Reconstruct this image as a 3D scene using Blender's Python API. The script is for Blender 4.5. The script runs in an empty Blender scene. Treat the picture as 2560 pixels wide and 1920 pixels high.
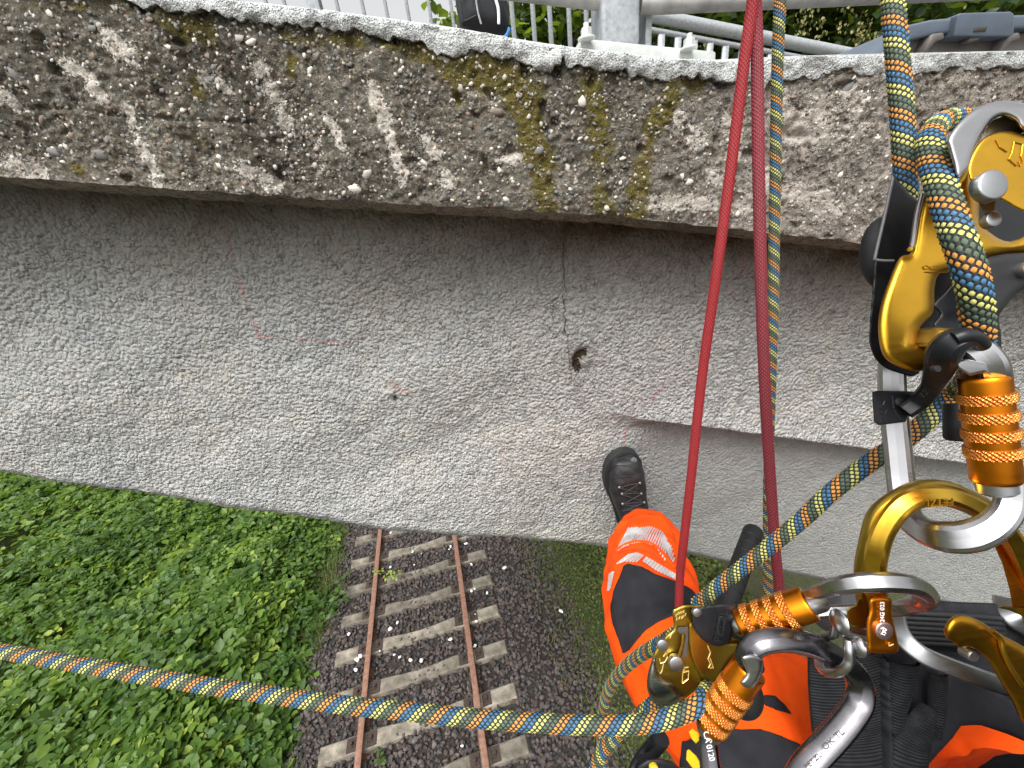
import bpy, bmesh, math, random
import numpy as np
from mathutils import Vector, Matrix, noise as mnoise
R = math.radians
random.seed(7); rng = np.random.default_rng(7)
sc = bpy.context.scene
col = sc.collection

# ------------------------------------------------------------------ camera
F = 973.0                                   # focal length in pixels of the 2560 wide photograph
PITCH, ROLL, EYE = R(25.2), R(7.5), 5.88    # eye height above the rail heads
CAM = np.array([0.0, 0.0, EYE])
_fw = np.array([0, math.cos(PITCH), -math.sin(PITCH)])
_ri = np.array([1.0, 0, 0]); _dn = np.cross(_fw, _ri)
RI = math.cos(ROLL) * _ri + math.sin(ROLL) * _dn
DN = -math.sin(ROLL) * _ri + math.cos(ROLL) * _dn
FW = _fw
cd = bpy.data.cameras.new('camera'); cam = bpy.data.objects.new('camera', cd); col.objects.link(cam)
cd.sensor_fit = 'HORIZONTAL'; cd.sensor_width = 36.0; cd.lens = F / 2560 * 36.0
cd.clip_start = 0.02; cd.clip_end = 2000
M = Matrix(((RI[0], -DN[0], -FW[0], 0), (RI[1], -DN[1], -FW[1], 0), (RI[2], -DN[2], -FW[2], EYE), (0, 0, 0, 1)))
cam.matrix_world = M
sc.camera = cam

# ------------------------------------------------------------------ sky, sun, exposure
SUN_EL, SUN_AZ = R(60), R(205)              # azimuth clockwise from +Y: behind the camera, a little to the left
w = bpy.data.worlds.new('World'); sc.world = w; w.use_nodes = True
nt = w.node_tree; nt.nodes.clear()
o = nt.nodes.new('ShaderNodeOutputWorld'); b = nt.nodes.new('ShaderNodeBackground')
s = nt.nodes.new('ShaderNodeTexSky'); s.sky_type = 'NISHITA'; s.sun_disc = False
s.sun_elevation = SUN_EL; s.sun_rotation = SUN_AZ; s.air_density = 1.0; s.dust_density = 6.0; s.ozone_density = 1.0
hs = nt.nodes.new('ShaderNodeHueSaturation'); hs.inputs['Saturation'].default_value = 0.04
nt.links.new(s.outputs[0], hs.inputs['Color']); nt.links.new(hs.outputs[0], b.inputs[0])
b.inputs[1].default_value = 0.15
nt.links.new(b.outputs[0], o.inputs[0])
sl = bpy.data.lights.new('sun', 'SUN'); sl.energy = 1.5; sl.angle = R(35); sl.color = (1, 0.97, 0.92)
so = bpy.data.objects.new('sun', sl); col.objects.link(so)
sd = Vector((math.sin(SUN_AZ) * math.cos(SUN_EL), math.cos(SUN_AZ) * math.cos(SUN_EL), math.sin(SUN_EL)))
so.rotation_euler = sd.to_track_quat('Z', 'Y').to_euler(); so.location = (0, -3, 14)
sc.view_settings.view_transform = 'Standard'; sc.view_settings.look = 'None'
sc.view_settings.gamma = 1.0; sc.view_settings.exposure = 0.80
sc.cycles.use_denoising = True

# ------------------------------------------------------------------ pixel -> place helpers
def ray(x, y): return FW + (x - 1280) / F * RI + (y - 960) / F * DN
def P(x, y, z): return CAM + ray(x, y) * z                       # at camera depth z (metres)
def on_y(x, y, Y): d = ray(x, y); return CAM + d * (Y / d[1])     # on the vertical plane y = Y
def on_z(x, y, Z=0.0): d = ray(x, y); return CAM + d * ((Z - EYE) / d[2])
def pix(p):
    d = np.asarray(p) - CAM; z = d @ FW
    return np.stack([1280 + F * (d @ RI) / z, 960 + F * (d @ DN) / z], -1)
def smooth(a, b, x): t = np.clip((x - a) / (b - a), 0, 1); return t * t * (3 - 2 * t)

# ------------------------------------------------------------------ numpy noise
def _hash(ix, iy, iz, seed):
    h = (ix * 374761393 + iy * 668265263 + iz * 2147483647 + seed * 974711) & 0xffffffff
    h = ((h ^ (h >> 13)) * 1274126177) & 0xffffffff
    h = (h ^ (h >> 16)) & 0xffffffff
    return h / 4294967295.0
def vnoise(p, seed=0):
    i = np.floor(p).astype(np.int64); f = p - i; f = f * f * (3 - 2 * f)
    out = 0
    for dx in (0, 1):
        for dy in (0, 1):
            for dz in (0, 1):
                wgt = (f[:, 0] if dx else 1 - f[:, 0]) * (f[:, 1] if dy else 1 - f[:, 1]) * (f[:, 2] if dz else 1 - f[:, 2])
                out = out + wgt * _hash(i[:, 0] + dx, i[:, 1] + dy, i[:, 2] + dz, seed)
    return out * 2 - 1
def fbm(p, scale, octv=4, seed=0, gain=0.5):
    out = 0; a = 1.0; tot = 0
    for k in range(octv):
        out = out + a * vnoise(p * scale * 2 ** k + 13.7 * k, seed + k); tot += a; a *= gain
    return out / tot
def poly_dist(x, z, pts):
    d = np.full(x.shape, 1e9)
    for (ax, az), (bx, bz) in zip(pts[:-1], pts[1:]):
        vx, vz = bx - ax, bz - az; L = vx * vx + vz * vz + 1e-12
        t = np.clip(((x - ax) * vx + (z - az) * vz) / L, 0, 1)
        d = np.minimum(d, np.hypot(x - ax - t * vx, z - az - t * vz))
    return d

# ------------------------------------------------------------------ objects
def tag(o, label=None, cat=None, group=None, kind=None):
    if label: o['label'] = label
    if cat: o['category'] = cat
    if group: o['group'] = group
    if kind: o['kind'] = kind
    return o
def empty(name, loc=(0, 0, 0), label=None, cat=None, group=None):
    e = bpy.data.objects.new(name, None); e.location = Vector(loc); e.empty_display_size = 0.05
    col.objects.link(e); return tag(e, label, cat, group)
def link(name, me, parent=None, mats=None):
    o = bpy.data.objects.new(name, me); col.objects.link(o)
    if mats is not None:
        me.materials.clear()
        for m in (mats if isinstance(mats, (list, tuple)) else [mats]): me.materials.append(m)
    if parent is not None:
        o.parent = parent; o.matrix_parent_inverse = Matrix.Translation(-_wloc(parent))
    return o
def _wloc(o):
    v = o.location.copy(); q = o.parent
    while q is not None: v = v + q.location * 0; q = q.parent
    return v if o.type == 'EMPTY' else Vector((0, 0, 0))
def mesh(name, verts, faces, parent=None, mats=None, sm=False, midx=None):
    me = bpy.data.meshes.new(name)
    if isinstance(verts, np.ndarray): verts = verts.tolist()
    if isinstance(faces, np.ndarray): faces = faces.tolist()
    me.from_pydata(verts, [], faces); me.update()
    if sm: me.polygons.foreach_set('use_smooth', [True] * len(me.polygons))
    o = link(name, me, parent, mats)
    if midx is not None: me.polygons.foreach_set('material_index', np.asarray(midx, dtype=np.int32))
    return o
def attr(o, name, vals):
    a = o.data.attributes.new(name, 'FLOAT', 'POINT'); a.data.foreach_set('value', np.asarray(vals, dtype=np.float32))
def from_bm(name, bm, parent=None, mats=None, sm=False):
    bmesh.ops.recalc_face_normals(bm, faces=bm.faces)
    me = bpy.data.meshes.new(name); bm.to_mesh(me); bm.free()
    if sm: me.polygons.foreach_set('use_smooth', [True] * len(me.polygons))
    return link(name, me, parent, mats)
def grid_faces(nu, nv):
    i = np.arange(nu - 1)[:, None] * nv + np.arange(nv - 1)[None, :]; i = i.ravel()
    return np.stack([i, i + nv, i + nv + 1, i + 1], 1)
def autosmooth(o, ang=40):
    me = o.data
    me.polygons.foreach_set('use_smooth', [True] * len(me.polygons))
    me.set_sharp_from_angle(angle=R(ang))

def frames(pts, closed=False, up=None):
    pts = np.asarray(pts, float); n = len(pts)
    if closed: T = np.roll(pts, -1, 0) - np.roll(pts, 1, 0)
    else: T = np.gradient(pts, axis=0)
    T /= np.linalg.norm(T, axis=1)[:, None] + 1e-12
    N = np.zeros_like(pts)
    if up is not None:
        u = np.asarray(up, float)
        N = u - (T @ u)[:, None] * T; N /= np.linalg.norm(N, axis=1)[:, None] + 1e-12
    else:
        u = np.array([0.31, 0.2, 0.93]); v = u - (T[0] @ u) * T[0]; v /= np.linalg.norm(v); N[0] = v
        for i in range(1, n):
            v = N[i - 1] - (T[i] @ N[i - 1]) * T[i]; N[i] = v / (np.linalg.norm(v) + 1e-12)
    B = np.cross(T, N); return T, N, B
def catmull(pts, per=10, closed=False):
    pts = np.asarray(pts, float); n = len(pts); out = []
    rngi = range(n) if closed else range(n - 1)
    for i in rngi:
        if closed: a, b, c, d = pts[(i - 1) % n], pts[i], pts[(i + 1) % n], pts[(i + 2) % n]
        else: a, b, c, d = pts[max(i - 1, 0)], pts[i], pts[i + 1], pts[min(i + 2, n - 1)]
        for k in range(per):
            t = k / per
            out.append(0.5 * ((2 * b) + (c - a) * t + (2 * a - 5 * b + 4 * c - d) * t * t + (3 * b - a - 3 * c + d) * t ** 3))
    if not closed: out.append(pts[-1])
    return np.array(out)
def resample(pts, step):
    d = np.r_[0, np.cumsum(np.linalg.norm(np.diff(pts, axis=0), axis=1))]; n = max(3, int(d[-1] / step) + 1)
    s_ = np.linspace(0, d[-1], n); return np.stack([np.interp(s_, d, pts[:, k]) for k in range(3)], 1)
def sweep(name, pts, prof, parent=None, mats=None, closed=False, up=None, scale=None, caps=True, sm=40):
    """prof: list of (n, b) offsets in metres; scale: per point factor"""
    T, N, B = frames(pts, closed, up); pts = np.asarray(pts, float); prof = np.asarray(prof, float); m = len(prof); n = len(pts)
    scl = np.ones(n) if scale is None else np.asarray(scale, float)
    V = pts[:, None, :] + scl[:, None, None] * (prof[None, :, 0:1] * N[:, None, :] + prof[None, :, 1:2] * B[:, None, :])
    fs = []
    for i in range(n if closed else n - 1):
        a, c = i * m, ((i + 1) % n) * m
        for j in range(m): k = (j + 1) % m; fs.append((a + j, a + k, c + k, c + j))
    if caps and not closed: fs.append(tuple(range(m))[::-1]); fs.append(tuple((n - 1) * m + j for j in range(m)))
    o = mesh(name, V.reshape(-1, 3), fs, parent, mats)
    if sm: autosmooth(o, sm)
    return o
def circle(r, n=16, r2=None): return [(r * math.cos(2 * math.pi * k / n), (r2 or r) * math.sin(2 * math.pi * k / n)) for k in range(n)]
def rrect(wd, ht, r, n=4):
    out = []
    for cx, cy, a0 in ((wd / 2 - r, ht / 2 - r, 0), (-wd / 2 + r, ht / 2 - r, 90), (-wd / 2 + r, -ht / 2 + r, 180), (wd / 2 - r, -ht / 2 + r, 270)):
        for k in range(n + 1): a = R(a0 + 90 * k / n); out.append((cx + r * math.cos(a), cy + r * math.sin(a)))
    return out
def tube(name, pts, r, parent=None, mats=None, n=14, **k): return sweep(name, pts, circle(r, n), parent, mats, **k)
def box(name, c, ax, ay, az, parent=None, mats=None, bev=0.0, seg=2):
    """c centre, ax/ay/az half-axis vectors"""
    bm = bmesh.new(); vs = []
    for sx in (-1, 1):
        for sy in (-1, 1):
            for sz in (-1, 1): vs.append(bm.verts.new(Vector(c) + sx * Vector(ax) + sy * Vector(ay) + sz * Vector(az)))
    for q in ((0, 1, 3, 2), (4, 6, 7, 5), (0, 4, 5, 1), (2, 3, 7, 6), (0, 2, 6, 4), (1, 5, 7, 3)): bm.faces.new([vs[i] for i in q])
    bmesh.ops.recalc_face_normals(bm, faces=bm.faces)
    if bev: bmesh.ops.bevel(bm, geom=bm.edges[:], offset=bev, segments=seg, affect='EDGES', profile=0.6)
    o = from_bm(name, bm, parent, mats)
    if bev: autosmooth(o, 50)
    return o

# ------------------------------------------------------------------ materials
class NT:
    def __init__(s, name):
        s.m = bpy.data.materials.new(name); s.m.use_nodes = True; s.t = s.m.node_tree; s.t.nodes.clear()
        s.out = s.n('ShaderNodeOutputMaterial'); s.p = s.n('ShaderNodeBsdfPrincipled'); s.l(s.p.outputs[0], s.out.inputs[0])
        s.co = s.n('ShaderNodeTexCoord')
    def n(s, k): return s.t.nodes.new(k)
    def l(s, a, b): s.t.links.new(a, b)
    def put(s, sock, v):
        if hasattr(v, 'node'): s.l(v, sock)
        elif isinstance(v, (tuple, list)) and len(v) == 3 and sock.type == 'RGBA': sock.default_value = (*v, 1)
        else: sock.default_value = v
    def noise(s, scale, detail=4, rough=0.55, vec=None, dist=0.0, w3=None):
        x = s.n('ShaderNodeTexNoise'); x.inputs['Scale'].default_value = scale; x.inputs['Detail'].default_value = detail
        x.inputs['Roughness'].default_value = rough; x.inputs['Distortion'].default_value = dist
        s.l(vec if vec is not None else s.co.outputs['Object'], x.inputs['Vector']); return x.outputs['Fac']
    def voro(s, scale, feat='F1', vec=None, out='Distance', rnd=1.0):
        x = s.n('ShaderNodeTexVoronoi'); x.feature = feat; x.inputs['Scale'].default_value = scale
        x.inputs['Randomness'].default_value = rnd
        s.l(vec if vec is not None else s.co.outputs['Object'], x.inputs['Vector']); return x.outputs[out]
    def ramp(s, fac, stops, interp='LINEAR'):
        x = s.n('ShaderNodeValToRGB'); x.color_ramp.interpolation = interp; e = x.color_ramp.elements
        while len(e) < len(stops): e.new(0.5)
        for k, (p, c) in enumerate(stops):
            e[k].position = p; e[k].color = (*c, 1) if isinstance(c, (tuple, list)) else (c, c, c, 1)
        s.l(fac, x.inputs[0]); return x.outputs[0]
    def mix(s, f, a, b, mode='MIX'):
        x = s.n('ShaderNodeMix'); x.data_type = 'RGBA'; x.blend_type = mode
        s.put(x.inputs[0], f); s.put(x.inputs[6], a); s.put(x.inputs[7], b); return x.outputs[2]
    def math(s, op, a, b=0.0, c=None):
        x = s.n('ShaderNodeMath'); x.operation = op; s.put(x.inputs[0], a); s.put(x.inputs[1], b)
        if c is not None: s.put(x.inputs[2], c)
        return x.outputs[0]
    def attr(s, name):
        x = s.n('ShaderNodeAttribute'); x.attribute_name = name; return x.outputs['Fac']
    def map(s, sc_, vec=None):
        x = s.n('ShaderNodeMapping'); x.inputs['Scale'].default_value = sc_; s.l(vec or s.co.outputs['Object'], x.inputs[0]); return x.outputs[0]
    def bump(s, h, strength=0.5, dist=0.002, prev=None):
        x = s.n('ShaderNodeBump'); x.inputs['Strength'].default_value = strength; x.inputs['Distance'].default_value = dist
        s.l(h, x.inputs['Height'])
        if prev is not None: s.l(prev, x.inputs['Normal'])
        s.l(x.outputs[0], s.p.inputs['Normal']); return x.outputs[0]
    def base(s, c=None, rough=0.6, metal=0.0, spec=None):
        if c is not None: s.put(s.p.inputs['Base Color'], c)
        s.put(s.p.inputs['Roughness'], rough); s.put(s.p.inputs['Metallic'], metal)
        if spec is not None: s.put(s.p.inputs['Specular IOR Level'], spec)
        return s
def plain(name, c, rough=0.5, metal=0.0, var=0.15, scale=60, bump=0.0, bscale=300, bdist=0.0005):
    t = NT(name); n = t.noise(scale, 5)
    lo = tuple(x * (1 - var) for x in c); hi = tuple(min(1, x * (1 + var)) for x in c)
    t.base(t.ramp(n, [(0.3, lo), (0.7, hi)]), t.math('ADD', t.math('MULTIPLY', t.noise(scale * 2.3, 3), 0.2), rough - 0.1), metal)
    if bump: t.bump(t.noise(bscale, 3), bump, bdist)
    return t.m
# ================================================================== SETTING
YB, YW = 0.71, 0.86          # front of the edge beam, front of the wall below it
YFAR = 2.55                  # far side of the narrow bridge
def line_on(pts, Y): a = np.array([on_y(x, y, Y) for x, y in pts]); return a[:, 0], a[:, 2]
def interp_ext(x, xs, zs):
    z = np.interp(x, xs, zs)
    k0 = (zs[1] - zs[0]) / (xs[1] - xs[0]); k1 = (zs[-1] - zs[-2]) / (xs[-1] - xs[-2])
    z = np.where(x < xs[0], zs[0] + k0 * (x - xs[0]), z); return np.where(x > xs[-1], zs[-1] + k1 * (x - xs[-1]), z)
TOP = line_on([(-500, -125), (0, -60), (300, -26), (430, -10), (508, 0), (651, 9), (813, 28), (900, 39), (1000, 52), (1100, 66), (1181, 79), (1263, 95), (1344, 108), (1412, 118), (1480, 127), (1600, 140), (1700, 151), (1800, 153), (1860, 150), (2000, 143), (2200, 138), (2560, 130)], YB)
BOT = line_on([(-400, 405), (0, 440), (700, 492), (1500, 537), (1860, 575), (2140, 606), (2560, 646)], YB)
WBOT = line_on([(-300, 1160), (0, 1210), (300, 1250), (560, 1287), (950, 1333), (1250, 1362), (1500, 1392), (1700, 1424), (1900, 1462), (2560, 1580)], YW)
STEP = line_on([(1380, 985), (1480, 1012), (1600, 1042), (1750, 1062), (1900, 1082), (2180, 1122), (2560, 1178)], YW)
Zt = lambda x: interp_ext(np.asarray(x, float), *TOP)
Zb = lambda x: interp_ext(np.asarray(x, float), *BOT)
Zw = lambda x: np.maximum(interp_ext(np.asarray(x, float), *WBOT), 2.0)
Zs = lambda x: interp_ext(np.asarray(x, float), *STEP)
def xs_grid(lo, hi, a, b, fine, coarse):
    return np.r_[np.arange(lo, a, coarse), np.arange(a, b, fine), np.arange(b, hi + coarse, coarse)]
def wl(pts, Y): return [(on_y(x, y, Y)[0], on_y(x, y, Y)[2]) for x, y in pts]

# ---- materials of the bridge
def mat_edge():
    t = NT('weathered_aggregate_concrete')
    n1 = t.noise(9, 6, 0.6); n2 = t.noise(55, 6, 0.65); n3 = t.noise(230, 5, 0.7); n4 = t.noise(600, 3, 0.7)
    cell = t.voro(260, 'F1', out='Color'); cell2 = t.voro(105, 'F1', out='Color')
    g = t.n('ShaderNodeSeparateColor'); t.l(cell, g.inputs[0])
    g2 = t.n('ShaderNodeSeparateColor'); t.l(cell2, g2.inputs[0])
    pale = t.attr('pale')
    tone = t.math('ADD', t.math('ADD', t.math('MULTIPLY', n2, 0.5), t.math('MULTIPLY', n3, 0.75)), t.math('MULTIPLY', n4, 0.35))
    tone = t.math('ADD', tone, t.math('MULTIPLY', n1, 0.35))
    c = t.ramp(t.math('MULTIPLY', tone, 0.52), [(0.36, (0.013, 0.012, 0.009)), (0.46, (0.075, 0.066, 0.051)), (0.54, (0.19, 0.17, 0.135)), (0.64, (0.46, 0.42, 0.35))])
    grain = t.ramp(g.outputs[0], [(0.0, (0.03, 0.027, 0.022)), (0.45, (0.12, 0.105, 0.085)), (0.78, (0.26, 0.23, 0.19)), (1.0, (0.62, 0.58, 0.5))])
    c = t.mix(0.38, c, grain); c = t.mix(t.ramp(t.noise(16, 5, .65), [(.48, 0.0), (.68, .5)]), c, (0.30, 0.27, 0.225))
    warm = t.ramp(g2.outputs[1], [(0.0, (0.78, 0.83, 0.86)), (0.5, (0.95, 0.96, 0.95)), (1.0, (1.08, 1.0, 0.92))])
    c = t.mix(0.8, c, warm, 'MULTIPLY')
    # bare pale laitance patches
    pk = t.math('ADD', pale, t.math('MULTIPLY', t.math('SUBTRACT', n3, 0.5), 1.5)); pk = t.math('ADD', pk, t.math('MULTIPLY', t.math('SUBTRACT', n2, 0.5), 0.9))
    pk = t.math('ADD', pk, t.math('MULTIPLY', t.math('SUBTRACT', n4, 0.5), 0.8))
    pm = t.ramp(pk, [(0.46, 0.0), (0.58, 1.0)])
    c = t.mix(pm, c, t.ramp(n3, [(0.3, (0.40, 0.36, 0.31)), (0.6, (0.76, 0.70, 0.62))]))
    # light, less weathered end of the beam
    lm = t.attr('light'); lk = t.math('MULTIPLY', lm, t.ramp(t.math('ADD', t.math('MULTIPLY', n3, 0.6), t.math('MULTIPLY', n2, 0.4)), [(0.4, 0.0), (0.56, 1.0)]))
    c = t.mix(t.math('MULTIPLY', lk, 0.85), c, t.ramp(n4, [(0.3, (0.24, 0.205, 0.18)), (0.65, (0.60, 0.53, 0.47))]))
    # moss
    mo = t.attr('moss'); mk = t.math('ADD', mo, t.math('MULTIPLY', t.math('SUBTRACT', n2, 0.5), 1.0)); mk = t.math('ADD', mk, t.math('MULTIPLY', t.math('SUBTRACT', n3, 0.5), 0.9))
    mm = t.ramp(mk, [(0.30, 0.0), (0.50, 1.0)])
    c = t.mix(t.math('MULTIPLY', mm, 0.85), c, t.ramp(n4, [(0.3, (0.02, 0.018, 0.003)), (0.5, (0.13, 0.105, 0.014)), (0.7, (0.30, 0.24, 0.05))]))
    # soot under the coating and stained lower corner
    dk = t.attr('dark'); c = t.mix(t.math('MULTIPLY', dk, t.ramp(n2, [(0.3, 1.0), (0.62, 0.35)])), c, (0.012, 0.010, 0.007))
    t.base(c, 0.93, spec=0.2)
    h = t.math('ADD', t.math('MULTIPLY', n3, 1.0), t.math('MULTIPLY', n4, 0.5)); h = t.math('ADD', h, t.math('MULTIPLY', t.voro(140, 'SMOOTH_F1'), -0.7))
    t.bump(h, 1.0, 0.006)
    return t.m
def mat_wall():
    t = NT('sprayed_concrete')
    n1 = t.noise(3.2, 5, 0.6); n2 = t.noise(26, 5, 0.6); n3 = t.noise(150, 5, 0.65); n4 = t.noise(520, 3, 0.6)
    c = t.ramp(t.math('ADD', t.math('MULTIPLY', n1, 0.6), t.math('MULTIPLY', n2, 0.4)), [(0.34, (0.38, 0.395, 0.40)), (0.46, (0.475, 0.48, 0.475)), (0.54, (0.51, 0.505, 0.485)), (0.66, (0.57, 0.55, 0.505))])
    c = t.mix(t.ramp(n3, [(0.42, 0.0), (0.66, 0.35)]), c, (0.66, 0.65, 0.625))
    c = t.mix(t.ramp(n4, [(0.3, 0.45), (0.46, 0.0)]), c, (0.07, 0.068, 0.062))
    cr = t.noise(120, 2, 0.5, dist=0.4); rid = t.math('ABSOLUTE', t.math('SUBTRACT', cr, 0.5)); rm = t.math('MULTIPLY', t.ramp(rid, [(0.0, 1.0), (0.03, 0.0)]), t.ramp(t.noise(48, 3, .6), [(0.48, 0.0), (0.6, 0.8)]))
    c = t.mix(t.math('MULTIPLY', rm, t.math('SUBTRACT', 1.0, t.math('MULTIPLY', t.attr('flat'), .6))), c, (0.04, 0.038, 0.034))  # thin dark lines put crevice shade into the wall colour
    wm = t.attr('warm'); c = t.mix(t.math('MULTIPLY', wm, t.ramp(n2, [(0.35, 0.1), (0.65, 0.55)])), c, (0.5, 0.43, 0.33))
    st = t.attr('stain_shade'); sk = t.math('MULTIPLY', st, t.ramp(t.math('ADD', t.math('MULTIPLY', n2, .55), t.math('MULTIPLY', n3, .45)), [(0.34, 0.55), (0.62, 1.0)]))
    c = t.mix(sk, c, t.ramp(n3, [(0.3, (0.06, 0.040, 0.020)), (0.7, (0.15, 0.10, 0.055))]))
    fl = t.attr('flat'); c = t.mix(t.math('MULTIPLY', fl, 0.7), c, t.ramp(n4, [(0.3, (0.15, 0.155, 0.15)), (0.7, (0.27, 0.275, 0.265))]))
    ho = t.attr('hole'); c = t.mix(t.ramp(t.math('ADD', ho, t.math('MULTIPLY', t.math('SUBTRACT', n3, 0.5), 1.8)), [(0.5, 0.0), (0.68, 1.0)]), c, t.ramp(n4, [(0.35, (0.02, 0.014, 0.008)), (0.7, (0.10, 0.065, 0.035))]))
    ck = t.attr('chalk'); cm = t.ramp(t.math('ADD', ck, t.math('MULTIPLY', t.math('SUBTRACT', n4, 0.5), 1.8)), [(0.45, 0.0), (0.85, 0.5)])
    c = t.mix(cm, c, (0.62, 0.14, 0.14))
    t.base(c, 0.92, spec=0.25)
    roug = t.math('SUBTRACT', 1.0, t.math('MULTIPLY', fl, 0.7))
    wv_ = t.n('ShaderNodeVectorMath'); wv_.operation = 'MULTIPLY_ADD'; nz3 = t.n('ShaderNodeTexNoise'); nz3.inputs['Scale'].default_value = 45; t.l(t.co.outputs['Object'], nz3.inputs['Vector']); t.l(nz3.outputs['Color'], wv_.inputs[0]); wv_.inputs[1].default_value = (.012, .012, .012); t.l(t.co.outputs['Object'], wv_.inputs[2])
    h = t.math('ADD', t.math('MULTIPLY', t.voro(120, 'F1', vec=wv_.outputs[0]), -1.0), t.math('MULTIPLY', n3, 0.7))
    h = t.math('ADD', h, t.math('MULTIPLY', n4, 0.3)); h = t.math('SUBTRACT', h, t.math('MULTIPLY', rm, 0.45)); h = t.math('MULTIPLY', h, roug)
    t.bump(h, 1.0, 0.0120)
    return t.m
def mat_coating():
    t = NT('white_gritted_coating')
    n3 = t.noise(330, 4, 0.7); n2 = t.noise(40, 5, 0.6); v = t.voro(420, 'F1')
    g = t.attr('grime')
    c = t.ramp(t.math('ADD', t.math('MULTIPLY', n3, 0.8), t.math('MULTIPLY', v, 0.3)), [(0.36, (0.10, 0.105, 0.105)), (0.47, (0.47, 0.49, 0.49)), (0.62, (0.76, 0.79, 0.79))])
    c = t.mix(t.math('MULTIPLY', g, t.ramp(n2, [(0.35, 0.4), (0.65, 1.0)])), c, t.ramp(n3, [(0.35, (0.06, 0.058, 0.055)), (0.7, (0.34, 0.32, 0.29))]))
    t.base(c, 0.8, spec=0.3); t.bump(t.math('ADD', n3, t.math('MULTIPLY', v, -0.5)), 1.0, 0.004)
    return t.m
M_EDGE, M_WALL, M_COAT = mat_edge(), mat_wall(), mat_coating()
M_SOFT = plain('deck_concrete', (0.2, 0.19, 0.17), 0.9, var=0.3, scale=12, bump=0.6, bscale=120, bdist=0.004)  # even grey-brown concrete tone varied by noise
M_WPAINT = plain('white_pad_paint', (0.5, 0.52, 0.5), 0.6, var=0.25, scale=25, bump=0.5, bscale=250, bdist=0.0015)
M_CRACK = plain('crack_dark', (0.06, 0.05, 0.04), 0.95)

bridge = empty('footbridge', (0, 1.6, 4.6), 'weathered concrete footbridge with grey sprayed wall and mossy pebble edge beam', 'bridge')
# ---- edge beam
gx = xs_grid(-2.4, 3.0, -0.95, 1.25, 0.0032, 0.03); nz = 104
tz = np.linspace(0, 1, nz)
X, T_ = np.meshgrid(gx, tz, indexing='ij')
zb, zt = Zb(X), Zt(X) - 0.004
ch_h = 0.0
Z = zb + ch_h + (zt - zb - ch_h) * T_
pp = np.stack([X.ravel(), Z.ravel() * 1.0, np.zeros(X.size)], 1)
x, z = pp[:, 0], pp[:, 1]
rough = fbm(pp, 24, 5, 3, 0.6) * 0.006 + np.abs(fbm(pp, 75, 3, 11)) * 0.005 + fbm(pp, 180, 2, 17) * 0.0022
big = fbm(pp, 5, 3, 5) * 0.006
dep = np.clip(fbm(pp, 40, 2, 23) - 0.38, 0, 1) * 0.03                    # pits
ledge_crack = wl([(0, 275), (160, 268), (300, 290), (480, 300), (640, 306)], YB)
dep += np.exp(-(poly_dist(x, z, ledge_crack) / 0.003) ** 2) * 0.0035 * (fbm(pp, 20, 2, 9) > -0.25)
Y = YB - rough - big + dep
edge_w = smooth(0.0, 0.05, T_.ravel()) * 1.0
Y = YB + (Y - YB) * (0.35 + 0.65 * edge_w)
V = np.stack([x, Y, z], 1)
v0 = V.reshape(len(gx), nz, 3)
jag = fbm(np.stack([gx, gx * 0, gx * 0], 1), 9, 3, 31); jag2 = fbm(np.stack([gx, gx * 0 + 3, gx * 0], 1), 60, 3, 33)
v0[:, 0, 1] = YB + 0.003 * jag2; v0[:, 0, 2] += 0.002 * jag2
VV = v0
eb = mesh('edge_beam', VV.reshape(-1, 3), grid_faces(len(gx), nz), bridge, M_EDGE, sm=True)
ax_, az_ = VV[:, :, 0].ravel(), VV[:, :, 2].ravel()
apx = np.stack([ax_, az_, 0 * ax_], 1)
wxp = ax_ + 0.022 * fbm(apx, 20, 5, 201, .7); wzp = az_ + 0.016 * fbm(apx, 20, 5, 205, .7)
brk = smooth(-.35, .15, fbm(apx, 30, 3, 209))
pale_l = [([(275, 95), (300, 120), (340, 155)], .013), ([(335, 290), (345, 345), (372, 365), (385, 405), (405, 450)], .010), ([(0, 385), (40, 400), (85, 430)], .022), ([(655, 160), (670, 200), (700, 235), (725, 290), (740, 330), (780, 385), (790, 415)], .013),
          ([(180, 180), (250, 240)], .012), ([(0, 225), (35, 245)], .011), ([(915, 190), (935, 240), (965, 275), (985, 330), (990, 385), (1003, 440)], .010), ([(1255, 390), (1300, 395)], .009), ([(1590, 500), (1780, 512)], .012), ([(1790, 430), (1830, 470), (1880, 540)], .012),
          ([(1980, 270), (2010, 300), (2060, 310), (2120, 270)], .03), ([(2000, 330), (2100, 330)], .02), ([(1120, 440), (1160, 460)], .010), ([(1040, 330), (1080, 380)], .009), ([(500, 190), (560, 230)], .008), ([(600, 420), (700, 470)], .010), ([(820, 300), (860, 380)], .008), ([(1700, 300), (1760, 360)], .014), ([(1830, 300), (1850, 400)], .012), ([(1900, 450), (2080, 520)], .018), ([(1030, 380), (1060, 420)], .005)]
pale = np.zeros(len(ax_))
for pts, wd in pale_l: pale = np.maximum(pale, (.45 + .55 * brk) * np.exp(-(poly_dist(wxp, wzp, wl(pts, YB)) / (wd * 1.25)) ** 2))
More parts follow.
